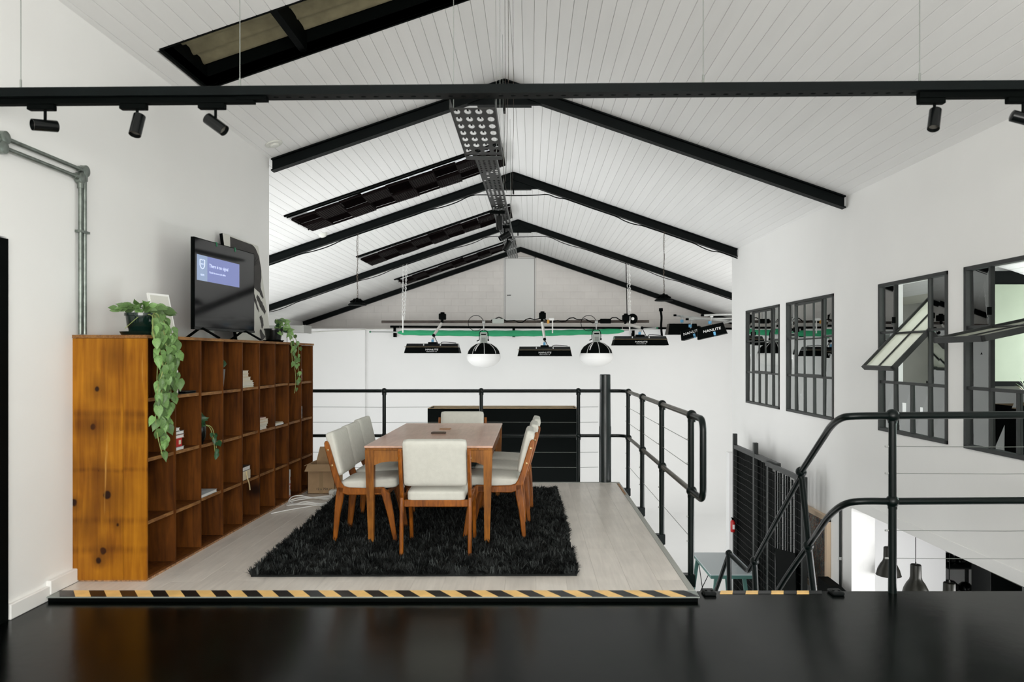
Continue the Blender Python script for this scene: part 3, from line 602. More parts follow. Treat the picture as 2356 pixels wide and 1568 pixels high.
# things in the shelf
def book(y0, y1, z0, t_, cover, page, label, group, dx=.012, dep=.16, name='book', cat='book'):
    x1 = SX(y0)-dx; x0 = x1-dep; b = thing(name, label, cat, ((x0+x1)/2, (y0+y1)/2, z0), group)
    m = MB(); m.box(x0+.004, x1-.003, y0+.003, y1-.004, z0+.003, z0+t_-.003); m.build('pages', page, b)
    m = MB(); m.box(x0, x1, y0, y1, z0, z0+.003); m.box(x0, x1, y0, y1, z0+t_-.003, z0+t_); m.box(x0, x0+.003, y0, y1, z0, z0+t_); m.build('cover', cover, b)
    return z0+t_+.0005
paper = M_('book_pages', (.62, .58, .48), .8, var=.1, vscale=60, vstretch=(.2, .2, 6)); paperw = M_('white_pages', (.72, .72, .70), .8)
cv = {k: M_('cover_'+k, c, .5) for k, c in dict(cream=(.62, .56, .42), tan=(.52, .36, .18), sage=(.40, .42, .32), white=(.72, .72, .70), black=(.02, .02, .02), pink=(.50, .27, .22), grey=(.42, .45, .46)).items()}
y, z = cell(1, 1)
z = book(y+.02, y+.165, z, .026, cv['grey'], paperw, 'pale grey book at the bottom of the stack with the red box', 'stack beside the trailing vines', dx=.02)
t = thing('red_box', 'small red box with a cream label in the bookshelf stack', 'box', (-2.5, y+.08, z), 'stack beside the trailing vines')
m = MB(); m.rbox(SX(y)-.16, SX(y)-.02, y+.02, y+.135, z, z+.058, .002, 1); m.build('carton', red_m, t)
m = MB(); m.box(SX(y)-.0205, SX(y)-.0190, y+.085, y+.115, z+.016, z+.045); m.build('label', cv['cream'], t); z += .0585
z = book(y+.02, y+.165, z, .024, cv['pink'], paperw, 'book with pink-edged cover lying directly on the red box', 'stack beside the trailing vines', dx=.02)
z = book(y+.02, y+.165, z+.001, .026, cv['black'], paperw, 'black-covered book with white pages, second above the red box', 'stack beside the trailing vines', dx=.02)
z = book(y+.02, y+.10, z+.001, .020, cv['white'], paperw, 'small white book on top of the stack with the red box', 'stack beside the trailing vines', dx=.02)
y, z = cell(1, 0)
fleck = M_('white_flecked_card', (.74, .73, .69), .6, col2=(.74, .73, .69)); 
def flecked(name, base, a, b, s=60):
    mm = bpy.data.materials.new(name); mm.use_nodes = True; nt = mm.node_tree; bs_ = nt.nodes['Principled BSDF']; N = nt.nodes.new; L = nt.links.new
    tc = N('ShaderNodeTexCoord'); v = N('ShaderNodeTexVoronoi'); v.inputs['Scale'].default_value = s; L(tc.outputs['Object'], v.inputs[0]); r = N('ShaderNodeValToRGB'); r.color_ramp.interpolation = 'CONSTANT'
    e = r.color_ramp.elements; e[0].color = (*a, 1); e[0].position = 0; e[1].color = (*base, 1); e[1].position = .22; x_ = e.new(.92); x_.color = (*b, 1); sep = N('ShaderNodeSeparateColor'); L(v.outputs['Color'], sep.inputs[0]); L(sep.outputs[0], r.inputs[0]); L(r.outputs[0], bs_.inputs['Base Color']); bs_.inputs['Roughness'].default_value = .6; return mm
f1 = flecked('white_flecked_red', (.76, .75, .71), (.55, .50, .46), (.55, .10, .06), 70); f2 = flecked('orange_blue_print', (.72, .68, .60), (.60, .20, .12), (.62, .32, .16), 60); f3 = flecked('blue_grey_print', (.70, .74, .76), (.25, .40, .50), (.50, .62, .68), 55)
m = MB(); m.rbox(SX(y)-.20, SX(y)-.03, y+.035, y+.105, z, z+.17, .008, 2); tag(m.build('patterned_carton', f1), 'tall white carton with red flecks, first in the top row beside the vines', 'carton')
book(y+.16, y+.33, z, .018, cv['black'], black_m, 'thin black book lying flat beside the tall white carton', None)
y, z = cell(4, 0); zz = z
for i, (l_, t_, c_, nm) in enumerate(((.20, .016, 'sage', 'sage green book at the bottom of the tallest stack'), (.20, .020, 'white', 'white book second from the bottom of the tallest stack'), (.18, .020, 'cream', 'cream book third from the bottom of the tallest stack'), (.13, .030, 'cream', 'short thick cream book, third from top of the tallest stack'), (.085, .028, 'tan', 'small tan book second from top of the tallest stack'), (.080, .026, 'cream', 'small cream book on top of the tallest stack'))):
    zz = book(y+.02+.004*(i % 2), y+.02+l_+.06, zz, t_, cv[c_], paper, nm, 'tallest book stack in the top row')
y, z = cell(5, 1); zz = z
for i, (l_, t_, c_, nm) in enumerate(((.18, .022, 'white', 'white book at the bottom of the second row stack'), (.20, .018, 'sage', 'greenish book second in the second row stack'), (.22, .020, 'cream', 'cream book in the middle of the second row stack'), (.22, .026, 'tan', 'orange-tan book fourth up in the second row stack'), (.17, .016, 'pink', 'dull pink book on top of the second row stack'))):
    zz = book(y+.02, y+.02+l_, zz, t_, cv[c_], paper, nm, 'book stack in the second row')
y, z = cell(6, 1)
z = book(y+.04, y+.27, z, .014, cv['white'], paperw, 'white thin book lying alone in the second row, lower of two', None); book(y+.02, y+.25, z, .010, cv['cream'], paper, 'cream thin booklet lying on another in the second row', None)
y, z = cell(2, 2); book(y+.03, y+.30, z, .022, cv['grey'], paperw, 'large grey book lying flat in the third row', None, dep=.22)
y, z = cell(4, 2)
t = thing('storage_box', 'cream box with hanging ribbon in the third row', 'box', (-2.48, y+.12, z)); 
m = MB(); m.rbox(SX(y)-.20, SX(y)-.01, y+.015, y+.20, z, z+.075, .003, 1); m.build('box_body', cv['cream'], t)
m = MB(); m.tube(smooth_path([(SX(y)-.005, y+.10, z+.07), (SX(y)+.004, y+.09, z+.02), (SX(y)+.012, y+.11, z-.03), (SX(y)+.012, y+.13, z-.09)], 5), .005, 6); m.build('ribbon', M_('ribbon', (.50, .40, .22), .7), t)
book(y+.03, y+.20, z+.076, .036, cv['black'], paperw, 'black-covered book lying on the cream ribbon box', None)
y, z = cell(6, 0); m = MB(); m.prism([(SX(y)-.06, y+.005, z), (SX(y)-.06, y+.085, z), (SX(y)-.06, y+.02, z+.125), (SX(y)-.06, y+.005, z+.13)], (-.10, 0, 0)); tag(m.build('white_wedge', white_m), 'white triangular card wedge in the top row', 'card')
y, z = cell(7, 0); m = MB(); m.lathe([(.028, 0), (.036, .06), (.034, .062), (.028, .01), (0, .008)], (SX(y)-.06, y+.06, z), 16); tag(m.build('white_cup', f1), 'small white patterned cup behind the short trailing plant', 'cup')
y, z = cell(8, 0); m = MB(); m.rbox(SX(y)-.15, SX(y)-.04, y+.02, y+.16, z, z+.135, .012, 2); tag(m.build('printed_tin', f2), 'orange and white printed tin in the last top cubby', 'tin')
y, z = cell(8, 1); m = MB(); m.rbox(SX(y)-.15, SX(y)-.04, y+.02, y+.155, z, z+.13, .006, 2); tag(m.build('printed_tin', f3), 'blue and white printed tin in the last cubby of the second row', 'tin')
y, z = cell(7, 3); m = MB(); m.box(SX(y)-.20, SX(y)-.008, y+.02, y+.07, z, z+.27); tag(m.build('magazine', flecked('magazine_print', (.66, .70, .72), (.45, .15, .12), (.20, .38, .45), 40)), 'colourful magazine upright in the bottom row near the cardboard box', 'magazine')

# plants -------------------------------------------------------------
def leaf_mesh(m_, w_=.5, seedfold=.25):
    m = MB(); prof = [(0, .0), (.10, .28), (.28, .46), (.5, .46), (.75, .28), (.92, .10), (1.06, 0)]
    vs = []
    for t_, hw in prof:
        z_ = -.25*t_*t_
        vs += [(-hw*w_*1.5, t_-(.10 if t_ == .10 else 0), z_+hw*seedfold), (0, t_, z_), (hw*w_*1.5, t_-(.10 if t_ == .10 else 0), z_+hw*seedfold)]
    m.add(vs, [q for i in range(len(prof)-1) for q in ((3*i, 3*i+1, 3*i+4, 3*i+3), (3*i+1, 3*i+2, 3*i+5, 3*i+4))], True)
    return m.mesh('leaf', m_)
leafA = leaf_mesh(leaf_m); leafB = leaf_mesh(leaf_m, .42, .5); leafD = leaf_mesh(leaf_dark_m, .45, .3)
def put_leaf(par, p, dirv, s, me, rnd):
    d = Vector(dirv).normalized(); face = Vector((rnd.uniform(.2, 1), -1+rnd.uniform(-.2, .5), rnd.uniform(-.1, .7))).normalized()
    x_ = d.cross(face)
    if x_.length < .1: x_ = Vector((1, 0, 0))
    x_.normalize(); z_ = x_.cross(d); mt = Matrix((x_, d, z_)).transposed()
    inst('leaf', me, par, p, mt.to_euler(), (s, s, s))
def vine(par, pts, r, nleaf, s, me, rnd, lo=.0):
    path = smooth_path(pts, 6); m = MB(); m.tube(path, r, 5); m.build('vine', vine_m, par)
    for i in range(nleaf):
        f = lo+(1-lo)*(i+.5+rnd.uniform(-.3, .3))/nleaf; p = path[min(len(path)-1, int(f*(len(path)-1)))]
        side = rnd.uniform(-1, 1); q = p+Vector((rnd.uniform(0, .02), side*.03, rnd.uniform(-.02, .015)))
        put_leaf(par, q, (rnd.uniform(-.2, .4), side*.7, -1+rnd.uniform(-.1, .5)), s*rnd.uniform(.75, 1.2), rnd.choice(me), rnd)
rnd = random.Random(11)
px, py = -2.575, 4.88
t = thing('trailing_plant', 'big trailing heart-leaf plant in dark green pot on the bookshelf end', 'plant', (px, py, ZT+.001))
m = MB(); m.lathe([(.105, 0), (.118, .006), (.128, .026), (.120, .026), (.10, .012), (0, .01)], (px, py, ZT+.001), 32); m.build('saucer', pot_m, t)
m = MB(); m.lathe([(.070, .012), (.078, .05), (.084, .058), (.092, .128), (.100, .130), (.100, .148), (.090, .148), (.085, .12), (0, .118)], (px, py, ZT+.001), 32); m.build('pot', pot_m, t)
m = MB(); m.lathe([(.086, 0), (.05, .008), (0, .01)], (px, py, ZT+.122), 20); m.build('soil', soil_m, t)
for k in range(64):
    a = rnd.random()*2*PI; rr_ = rnd.uniform(.02, .14); zz = ZT+.15+rnd.uniform(0, .055)*(1.2-rr_*5)+.01
    p = Vector((px+rr_*math.cos(a), py+rr_*math.sin(a), zz)); put_leaf(t, p, (math.cos(a), math.sin(a), rnd.uniform(-.5, .35)), rnd.uniform(.05, .085), rnd.choice([leafA, leafB]), rnd)
fx = lambda y_: SX(y_)+.03
for i in range(9):
    yv = 4.68+.31*((i*4 % 9)/9)+rnd.uniform(-.02, .02); zend = [1.0, .80, 1.18, .74, .92, .86, 1.25, .78, 1.05][i]; pts = [(px+.05, py+.02*i-.05, ZT+.14), (px+.12, (py+yv)/2, ZT+.12+.02*rnd.random()), (fx(yv)-.01, yv-.02, ZT+.01)]
    zz = ZT-.10; yc = yv
    while zz > zend: yc += rnd.uniform(-.035, .028)-(.006 if yc > 4.95 else 0); pts.append((fx(yc)+rnd.uniform(-.01, .025), yc, zz)); zz -= .11
    vine(t, pts, .0028, int(6+(ZT-zend)*16), .072, [leafA, leafB], rnd, .15)
vine(t, [(px+.03, py-.05, ZT+.14), (px+.02, py-.10, ZT+.11), (px-.02, py-.11, ZT+.07), (px-.045, py-.115, ZT+.045)], .002, 0, .05, [leafA], rnd)
rnd = random.Random(21); qx, qy = -2.50, 7.17
t = thing('trailing_plant', 'small trailing plant in a black pot at the far end of the bookshelf top', 'plant', (qx, qy, ZT+.001))
m = MB(); m.lathe([(.085, 0), (.10, .018), (0, .01)], (qx, qy, ZT+.001), 24); m.build('saucer', black_m, t)
m = MB(); m.lathe([(.068, .01), (.085, .115), (.090, .115), (.090, .13), (.08, .13), (.076, .11), (0, .108)], (qx, qy, ZT+.001), 24); m.build('pot', gloss_black_m, t)
for k in range(38):
    a = rnd.uniform(-1.2, 1.8); rr_ = rnd.uniform(.02, .16); p = Vector((qx+rr_*math.cos(a), qy+rr_*math.sin(a), ZT+.10+rnd.uniform(0, .12))); put_leaf(t, p, (math.cos(a), math.sin(a), rnd.uniform(-.8, .6)), rnd.uniform(.045, .075), rnd.choice([leafA, leafB, leafD]), rnd)
for i, (yv, ze) in enumerate(((7.30, 1.02), (7.40, 1.15), (7.22, 1.28))):
    pts = [(qx+.05, qy+.02, ZT+.11), (qx+.12, (qy+yv)/2, ZT+.12), (SX(yv)+.02, yv, ZT)]; zz = ZT-.1
    while zz > ze: pts.append((SX(yv)+.03, yv+rnd.uniform(-.03, .05), zz)); zz -= .1
    vine(t, pts, .0028, 9, .058, [leafA, leafB], rnd, .2)
# plant in the second-row cubby
rnd = random.Random(31); y, z = cell(2, 1); ax, ay = SX(y)-.09, y+.10
t = thing('potted_plant', 'dark plant drooping from a glossy black pot in the second row', 'plant', (ax, ay, z))
m = MB(); m.lathe([(.055, 0), (.075, .05), (.078, .12), (.070, .145), (.062, .14), (.05, .12), (0, .12)], (ax, ay, z), 24); m.build('pot', gloss_black_m, t)
for k in range(9): a = rnd.uniform(-.6, 1.9); p = Vector((ax+.03*math.cos(a), ay+.05*math.sin(a), z+.15+.05*rnd.random())); put_leaf(t, p, (math.cos(a), math.sin(a), rnd.uniform(-.6, .5)), rnd.uniform(.06, .085), leafD, rnd)
for yv in (ay+.06, ay+.09): vine(t, [(ax+.03, ay+.03, z+.14), (ax+.08, yv, z+.12), (SX(yv)+.012, yv+.01, z+.03), (SX(yv)+.02, yv+.03, z-.10)], .0025, 5, .05, [leafD], rnd, .5)
rnd = random.Random(41); y, z = cell(3, 0); ax, ay = SX(y)-.12, y+.12
t = thing('potted_plant', 'leafy dark plant in a tall grey square planter in the top row', 'plant', (ax, ay, z))
m = MB(); m.hexa([(ax-.05, ay-.05, z), (ax+.05, ay-.05, z), (ax+.05, ay+.05, z), (ax-.05, ay+.05, z), (ax-.062, ay-.062, z+.16), (ax+.062, ay-.062, z+.16), (ax+.062, ay+.062, z+.16), (ax-.062, ay+.062, z+.16)]); m.build('planter', M_('grey_planter', (.16, .17, .17), .6), t)
for k in range(14): a = rnd.uniform(0, 2*PI); p = Vector((ax+.03*math.cos(a), ay+.04*math.sin(a), z+.165+.06*rnd.random())); put_leaf(t, p, (math.cos(a)*.6, math.sin(a), rnd.uniform(-.2, .9)), rnd.uniform(.06, .095), leafD, rnd)
# white frame behind the big plant
t = thing('white_picture_frame', 'blank white frame leaning behind the big trailing plant', 'picture frame', (-2.7, 5.18, ZT))
def leanbox(mb, u0, u1, h0, h1, o0, o1, base, dir_, lean, up=1): 
    base = Vector(base); dd = Vector(dir_).normalized(); nn = Vector((dd.y, -dd.x, 0)); uu = (Vector((0, 0, 1))*math.cos(lean)-nn*math.sin(lean)); n2 = dd.cross(uu)
    pts = []
    for h_ in (h0, h1):
        for (a, b) in ((u0, o0), (u1, o0), (u1, o1), (u0, o1)): pts.append(base+dd*a+uu*h_-n2*b*(-1))
    return mb.hexa(pts)
B0, D0, LN = (-2.56, 5.02, ZT+.004), (.25, 1, 0), .22
m = MB(); leanbox(m, 0, .20, 0, .30, .0, .012, B0, D0, LN); m.build('frame', white_m, t)
m = MB(); leanbox(m, .015, .185, .015, .285, .012, .015, B0, D0, LN); m.build('card', M_('offwhite_card', (.60, .60, .55), .7), t)

# TV
t = thing('television', 'flat black television standing on the bookshelf, showing a blue notice', 'television', (-2.55, 6.2, ZT))
tvA, tvB = Vector((-2.60, 5.70, 1.625)), Vector((-2.50, 6.67, 1.625)); dv = (tvB-tvA); TW = dv.length; dv.normalize(); nv = Vector((dv.y, -dv.x, 0))
TH_ = .715
def tvbox(mb, a0, a1, h0, h1, d0, d1):
    pts = []
    for h_ in (h0, h1):
        for a, d_ in ((a0, d0), (a1, d0), (a1, d1), (a0, d1)): pts.append(tvA+dv*a+nv*d_+Vector((0, 0, h_)))
    return mb.hexa(pts)
scr_m = M_('tv_glass', (.004, .004, .005), .06, spec=.6)
m = MB(); tvbox(m, 0, TW, 0, TH_, -.028, 0); tvbox(m, .2, TW-.2, .08, .5, -.06, -.028); m.build('casing', black_m, t)
m = MB(); tvbox(m, .008, TW-.008, .022, TH_-.006, 0, .002); sc = m.build('screen', scr_m, t)
m = MB(); tvbox(m, 0, TW, 0, .02, 0, .005); m.build('bezel', gloss_black_m, t)
bl = M_('lit_blue_notice', (.17, .20, .42), .3, emit=.55); bl2 = M_('lit_pale_blue_notice', (.24, .31, .46), .3, emit=.55); lt_ = M_('lit_white_text', (.62, .68, .85), .3, emit=.7)
m = MB(); tvbox(m, .185, .70, .385, .585, .002, .003); m.build('notice_panel', bl, sc)
m = MB(); tvbox(m, .035, .185, .385, .585, .002, .003); m.build('notice_panel', bl2, sc)
rz = math.atan2(dv.y, dv.x)
def tvp(a, h_): return tvA+dv*a+nv*.0045+Vector((0, 0, h_))
text('notice_text', 'There is no signal', .042, lt_, sc, tvp(.21, .515), (PI/2, 0, rz), 'LEFT', .0003)
text('notice_text', 'Check the source and cables', .022, lt_, sc, tvp(.21, .462), (PI/2, 0, rz), 'LEFT', .0003)
text('notice_text', 'HDMI', .022, lt_, sc, tvp(.11, .43), (PI/2, 0, rz), 'CENTER', .0003)
m = MB(); sh = [(-.034, .033), (-.02, .036), (0, .032), (.02, .036), (.034, .033), (.034, -.01), (.018, -.03), (0, -.038), (-.018, -.03), (-.034, -.01)]
for i in range(len(sh)): a, b = sh[i], sh[(i+1) % len(sh)]; m.beam(tvp(.11+a[0], .515+a[1]), tvp(.11+b[0], .515+b[1]), .004, .004, nv)
m.build('shield_icon', lt_, sc); text('notice_text', 'INPUT', .014, lt_, sc, tvp(.11, .515), (PI/2, 0, rz), 'CENTER', .0003)
for a in (.32, .62): m = MB(); tvbox(m, a, a+.014, TH_-.03, TH_+.004, -.03, .006); m.build('green_clip', M_('green_clip', (.01, .16, .07), .5), t)
for a in (.12, TW-.16):
    m = MB(); c0 = tvA+dv*a; 
    for s_ in (1, -1): m.beam(c0-nv*.014+Vector((0, 0, .02)), c0+nv*(.15*s_)-dv*.02*s_+Vector((0, 0, -.066)), .02, .014)
    m.build('foot', black_m, t)
# canvas behind
t = thing('painted_canvas', 'canvas with broad black and white brush strokes leaning behind the television', 'painting', (-2.72, 7.1, ZT))
CB, CD_, CL = Vector((-2.67, 6.72, ZT+.004)), Vector((.03, 1, 0)), .14
m = MB(); leanbox(m, 0, .80, 0, .99, -.03, .0, CB, CD_, CL); m.build('stretcher', black_m, t)
cvw = M_('canvas_offwhite', (.62, .62, .57), .8); ink = M_('black_brush_ink', (.030, .026, .024), .6, var=.4, vscale=30, vstretch=(1, .3, .3))
m = MB(); leanbox(m, .0, .80, .0, .99, .0, .004, CB, CD_, CL); cf = m.build('canvas_face', cvw, t)
dd = CD_.normalized(); nn = Vector((dd.y, -dd.x, 0)); uu = Vector((0, 0, 1))*math.cos(CL)-nn*math.sin(CL); n2 = dd.cross(uu); 
def cvp(a, h_, o=.005): return CB+dd*a+uu*h_+n2*o
def stroke(pts, ws, k):
    pts = smooth_path([(p[0], p[1], 0) for p in pts], 8); vs = []; n = len(pts); rs = random.Random(k)
    for i, p in enumerate(pts):
        a = pts[max(0, i-1)]; b = pts[min(n-1, i+1)]; tt = (b-a).normalized(); q = Vector((-tt.y, tt.x, 0)); f = i/(n-1)*(len(ws)-1); j = min(int(f), len(ws)-2); w_ = ws[j]+(ws[j+1]-ws[j])*(f-j)
        for s_ in (1, -1):
            e = p+q*s_*(w_/2+rs.uniform(-.006, .006)); vs.append(cvp(min(max(e.x, .01), .79), min(max(e.y, .01), .98), .0052+.0004*k))
    m = MB(); m.add(vs, [(2*i, 2*i+1, 2*i+3, 2*i+2) for i in range(n-1)], True); m.build('brush_stroke', ink, cf)
stroke([(.12, .90), (.35, .85), (.60, .84), (.66, .74), (.60, .52)], [.20, .28, .32, .26, .14], 1)
stroke([(.50, .50), (.53, .40), (.58, .30)], [.02, .05, .02], 2); stroke([(.66, .62), (.70, .50), (.74, .45)], [.02, .06, .02], 3)
stroke([(.58, .46), (.66, .38), (.74, .30)], [.05, .08, .05], 4); stroke([(.60, .26), (.62, .20), (.60, .14)], [.05, .07, .02], 5)
stroke([(.70, .12), (.72, .06), (.66, .02)], [.02, .09, .05], 6); stroke([(.54, .12), (.60, .02)], [.03, .14], 7)

# cardboard box, cables ---------------------------------------------
t = thing('cardboard_box', 'open brown cardboard box on the floor at the far end of the bookshelf', 'box', (-2.15, 7.9, 0))
bx0, bx1, by0, by1, bz = -2.30, -2.02, 7.60, 7.92, .30
for (a, b, c_, d_) in ((bx0, bx1, by0, by0+.005), (bx0, bx1, by1-.005, by1), (bx0, bx0+.005, by0, by1), (bx1-.005, bx1, by0, by1)): m = MB(); m.box(a, b, c_, d_, .002, bz); m.build('side_panel', card_m, t)
m = MB(); m.box(bx0, bx1, by0, by1, .001, .006); m.build('bottom_panel', card_m, t)
m = MB(); m.hexa([(bx0-.035, by0, bz-.015), (bx0-.035, by1, bz-.015), (bx0, by1, bz), (bx0, by0, bz), (bx0-.035, by0, bz-.010), (bx0-.035, by1, bz-.010), (bx0, by1, bz+.005), (bx0, by0, bz+.005)]); m.build('flap', card_m, t)
m = MB(); m.hexa([(bx0, by0-.10, bz-.055), (bx1, by0-.10, bz-.055), (bx1, by0, bz), (bx0, by0, bz), (bx0, by0-.10, bz-.05), (bx1, by0-.10, bz-.05), (bx1, by0, bz+.005), (bx0, by0, bz+.005)]); m.build('flap', card_m, t)
m = MB(); m.prism([(bx0, by1, bz), (bx1, by1, bz), (bx1, by1+.06, bz+.14), (bx0+.02, by1+.06, bz+.14)], (0, .005, 0)); m.build('flap', card_m, t)
m = MB(); m.prism([(bx1, by0, bz), (bx1, by1, bz), (bx1-.10, by1-.02, bz+.10), (bx1-.10, by0+.06, bz+.10)], (.005, 0, 0)); m.build('flap', card_m, t)
text('printed_text', '12 x 750 ml', .034, darkprint_m, t, ((bx0+bx1)/2+.03, by0-.001, .05), (PI/2, 0, 0))
m = MB(); m.box((bx0+bx1)/2-.02, (bx0+bx1)/2+.02, by0-.001, by0, .003, bz); m.build('tape_strip', M_('brown_tape', (.34, .23, .12), .4), t)
t = thing('extension_lead', 'coiled white extension lead with socket block on the floor by the bookshelf', 'cable', (-2.1, 7.3, 0))
pts = [(-2.33, 6.62, .008), (-2.2, 6.80, .008)]
rs = random.Random(4)
for k in range(34): a = k*.62; pts.append((-2.12+.20*math.cos(a)+rs.uniform(-.03, .03), 7.12+.20*math.sin(a)+rs.uniform(-.04, .04), .008+.0018*k*(.6+.4*math.sin(a*3))))
pts += [(-1.98, 7.40, .01), (-1.99, 7.56, .03)]
m = MB(); m.tube(smooth_path(pts, 5), .0055, 6); m.build('cord', white_m, t)
m = MB(); m.rbox(-2.06, -1.93, 7.50, 7.60, .001, .055, .018, 3); sb = m.build('socket_block', M_('white_plastic', (.70, .70, .66), .35), t)
m = MB(); m.lathe([(.022, 0), (.022, .004), (.018, .005)], (-1.985, 7.499, .03), 14, (0, -1, 0)); m.build('socket', grey_m, sb)

# rug ---------------------------------------------------------------
import numpy as np
rng = np.random.default_rng(3)
rc = [Vector((-1.80, 4.745, 0)), Vector((.295, 4.765, 0)), Vector((.262, 7.74, 0)), Vector((-1.93, 7.74, 0))]
t = thing('shag_rug', 'thick black shaggy rug under the dining table and chairs', 'rug', (-.8, 6.2, 0))
m = MB(); m.add([(p.x, p.y, .001) for p in rc]+[(p.x, p.y, .018) for p in rc], [(3, 2, 1, 0), (4, 5, 6, 7), (0, 1, 5, 4), (1, 2, 6, 5), (2, 3, 7, 6), (3, 0, 4, 7)]); m.build('rug_base', rug_m, t)
def pile(n, mat_, L0, L1, w_):
    s = rng.random(n); q = rng.random(n); edge = rng.random(n) < .12; s = np.where(edge & (rng.random(n) < .5), np.round(s), s); q = np.where(edge & (s != 0) & (s != 1), np.round(q), q)
    a = np.array([[p.x, p.y] for p in rc]); base = ((1-s)*(1-q))[:, None]*a[0]+(s*(1-q))[:, None]*a[1]+(s*q)[:, None]*a[2]+((1-s)*q)[:, None]*a[3]
    cl = np.floor(base/.045); ang = np.sin(cl[:, 0]*12.9898+cl[:, 1]*78.233)*43758.5; ang = (ang-np.floor(ang))*2*PI+rng.normal(0, .45, n)
    L = rng.uniform(L0, L1, n); lean = rng.uniform(.3, 1.25, n)
    dx, dy = np.cos(ang), np.sin(ang); sx, sy = -dy*w_/2, dx*w_/2
    z0 = np.full(n, .012); V = np.zeros((n, 6, 3)); hx = L*np.sin(lean); hz = L*np.cos(lean)
    for j, (f, g, wf) in enumerate(((0, 0, 1), (.45, .62, 1.1), (1, 1, .35))):
        for s_, o in ((1, 0), (-1, 1)):
            V[:, j*2+o, 0] = base[:, 0]+dx*hx*f+sx*s_*wf; V[:, j*2+o, 1] = base[:, 1]+dy*hx*f+sy*s_*wf; V[:, j*2+o, 2] = z0+hz*g
    i0 = np.arange(n)*6; Fs = np.stack([np.stack([i0, i0+1, i0+3, i0+2], 1), np.stack([i0+2, i0+3, i0+5, i0+4], 1)], 1).reshape(-1, 4)
    off = OR[t.name]; V = V.reshape(-1, 3)-np.array(off)
    me = bpy.data.meshes.new('pile'); me.from_pydata(V.tolist(), [], Fs.tolist()); me.materials.append(mat_); o = bpy.data.objects.new('pile', me); C.objects.link(o); o.parent = t; o['kind'] = 'stuff'
pile(75000, rug_m, .03, .055, .006); pile(20000, rug_tip_m, .04, .062, .005)

# dining table -------------------------------------------------------
tx0, tx1, ty0, ty1 = -1.242, -.285, 5.49, 7.35; RT = .022
t = thing('dining_table', 'brown wooden dining table with tapered legs on the black rug', 'table', ((tx0+tx1)/2, (ty0+ty1)/2, RT))
m = MB(); m.rbox(tx0, tx1, ty0, ty1, .735, .750, .003, 1); m.build('table_top', tabletop_m, t)
m = MB(); m.rbox(tx0+.006, tx1-.006, ty0+.006, ty1-.006, .718, .735, .003, 1); m.build('top_lipping', tablewood_m, t)
for sx in (0, 1):
    for sy in (0, 1):
        x0 = tx0+.004 if not sx else tx1-.004; y0 = ty0+.008 if not sy else ty1-.008; dx = 1 if not sx else -1; dy = 1 if not sy else -1
        m = MB(); a = .066; b = .038; pts = []
        for z_, w_, o in ((RT, b, .022), (.60, a*.95, .003), (.718, a, 0)):
            pts.append([(x0+dx*o, y0+dy*o, z_), (x0+dx*(o+w_), y0+dy*o, z_), (x0+dx*(o+w_), y0+dy*(o+w_), z_), (x0+dx*o, y0+dy*(o+w_), z_)])
        vs = sum(pts, []); m.add(vs, [(0, 3, 2, 1), (8, 9, 10, 11)]+[(i*4+k, i*4+(k+1) % 4, (i+1)*4+(k+1) % 4, (i+1)*4+k) for i in range(2) for k in range(4)]); m.build('leg', tablewood_m, t)
def apron(p0, p1, th):
    p0, p1 = Vector(p0), Vector(p1); d = p1-p0; n = 14; vs = []; q = Vector((-d.y, d.x, 0)).normalized()*th
    for i in range(n+1):
        f = i/n; e = min(f, 1-f)*d.length; z_ = .632-.030*math.exp(-(e/.05)**2)
        p = p0+d*f; vs += [(p.x, p.y, z_), (p.x, p.y, .718), (p.x+q.x, p.y+q.y, .718), (p.x+q.x, p.y+q.y, z_)]
    m = MB(); m.add(vs, [(4*i+k, 4*i+(k+1) % 4, 4*i+4+(k+1) % 4, 4*i+4+k) for i in range(n) for k in range(4)]+[(0, 1, 2, 3), (4*n+3, 4*n+2, 4*n+1, 4*n)]); m.build('apron', tablewood_m, t)
apron((tx0+.066, ty0+.020, 0), (tx1-.066, ty0+.020, 0), .02); apron((tx0+.066, ty1-.04, 0), (tx1-.066, ty1-.04, 0), .02)
apron((tx0+.04, ty0+.066, 0), (tx0+.04, ty1-.066, 0), .02); apron((tx1-.02, ty0+.066, 0), (tx1-.02, ty1-.066, 0), .02)
m = MB(); m.rbox(-.86, -.735, 6.34, 6.40, .7505, .764, .003, 1); m.box(-.845, -.75, 6.352, 6.388, .764, .766); tag(m.build('wooden_tray', M_('dark_brown_tray', (.045, .025, .012), .5)), 'small dark brown tray on the table, nearer of the two items', 'tray')
m = MB(); m.rbox(-.835, -.735, 6.72, 6.80, .7505, .757, .002, 1); tag(m.build('wooden_coaster', M_('tan_coaster', (.33, .17, .075), .5)), 'small tan wooden coaster on the table behind the dark tray', 'coaster')

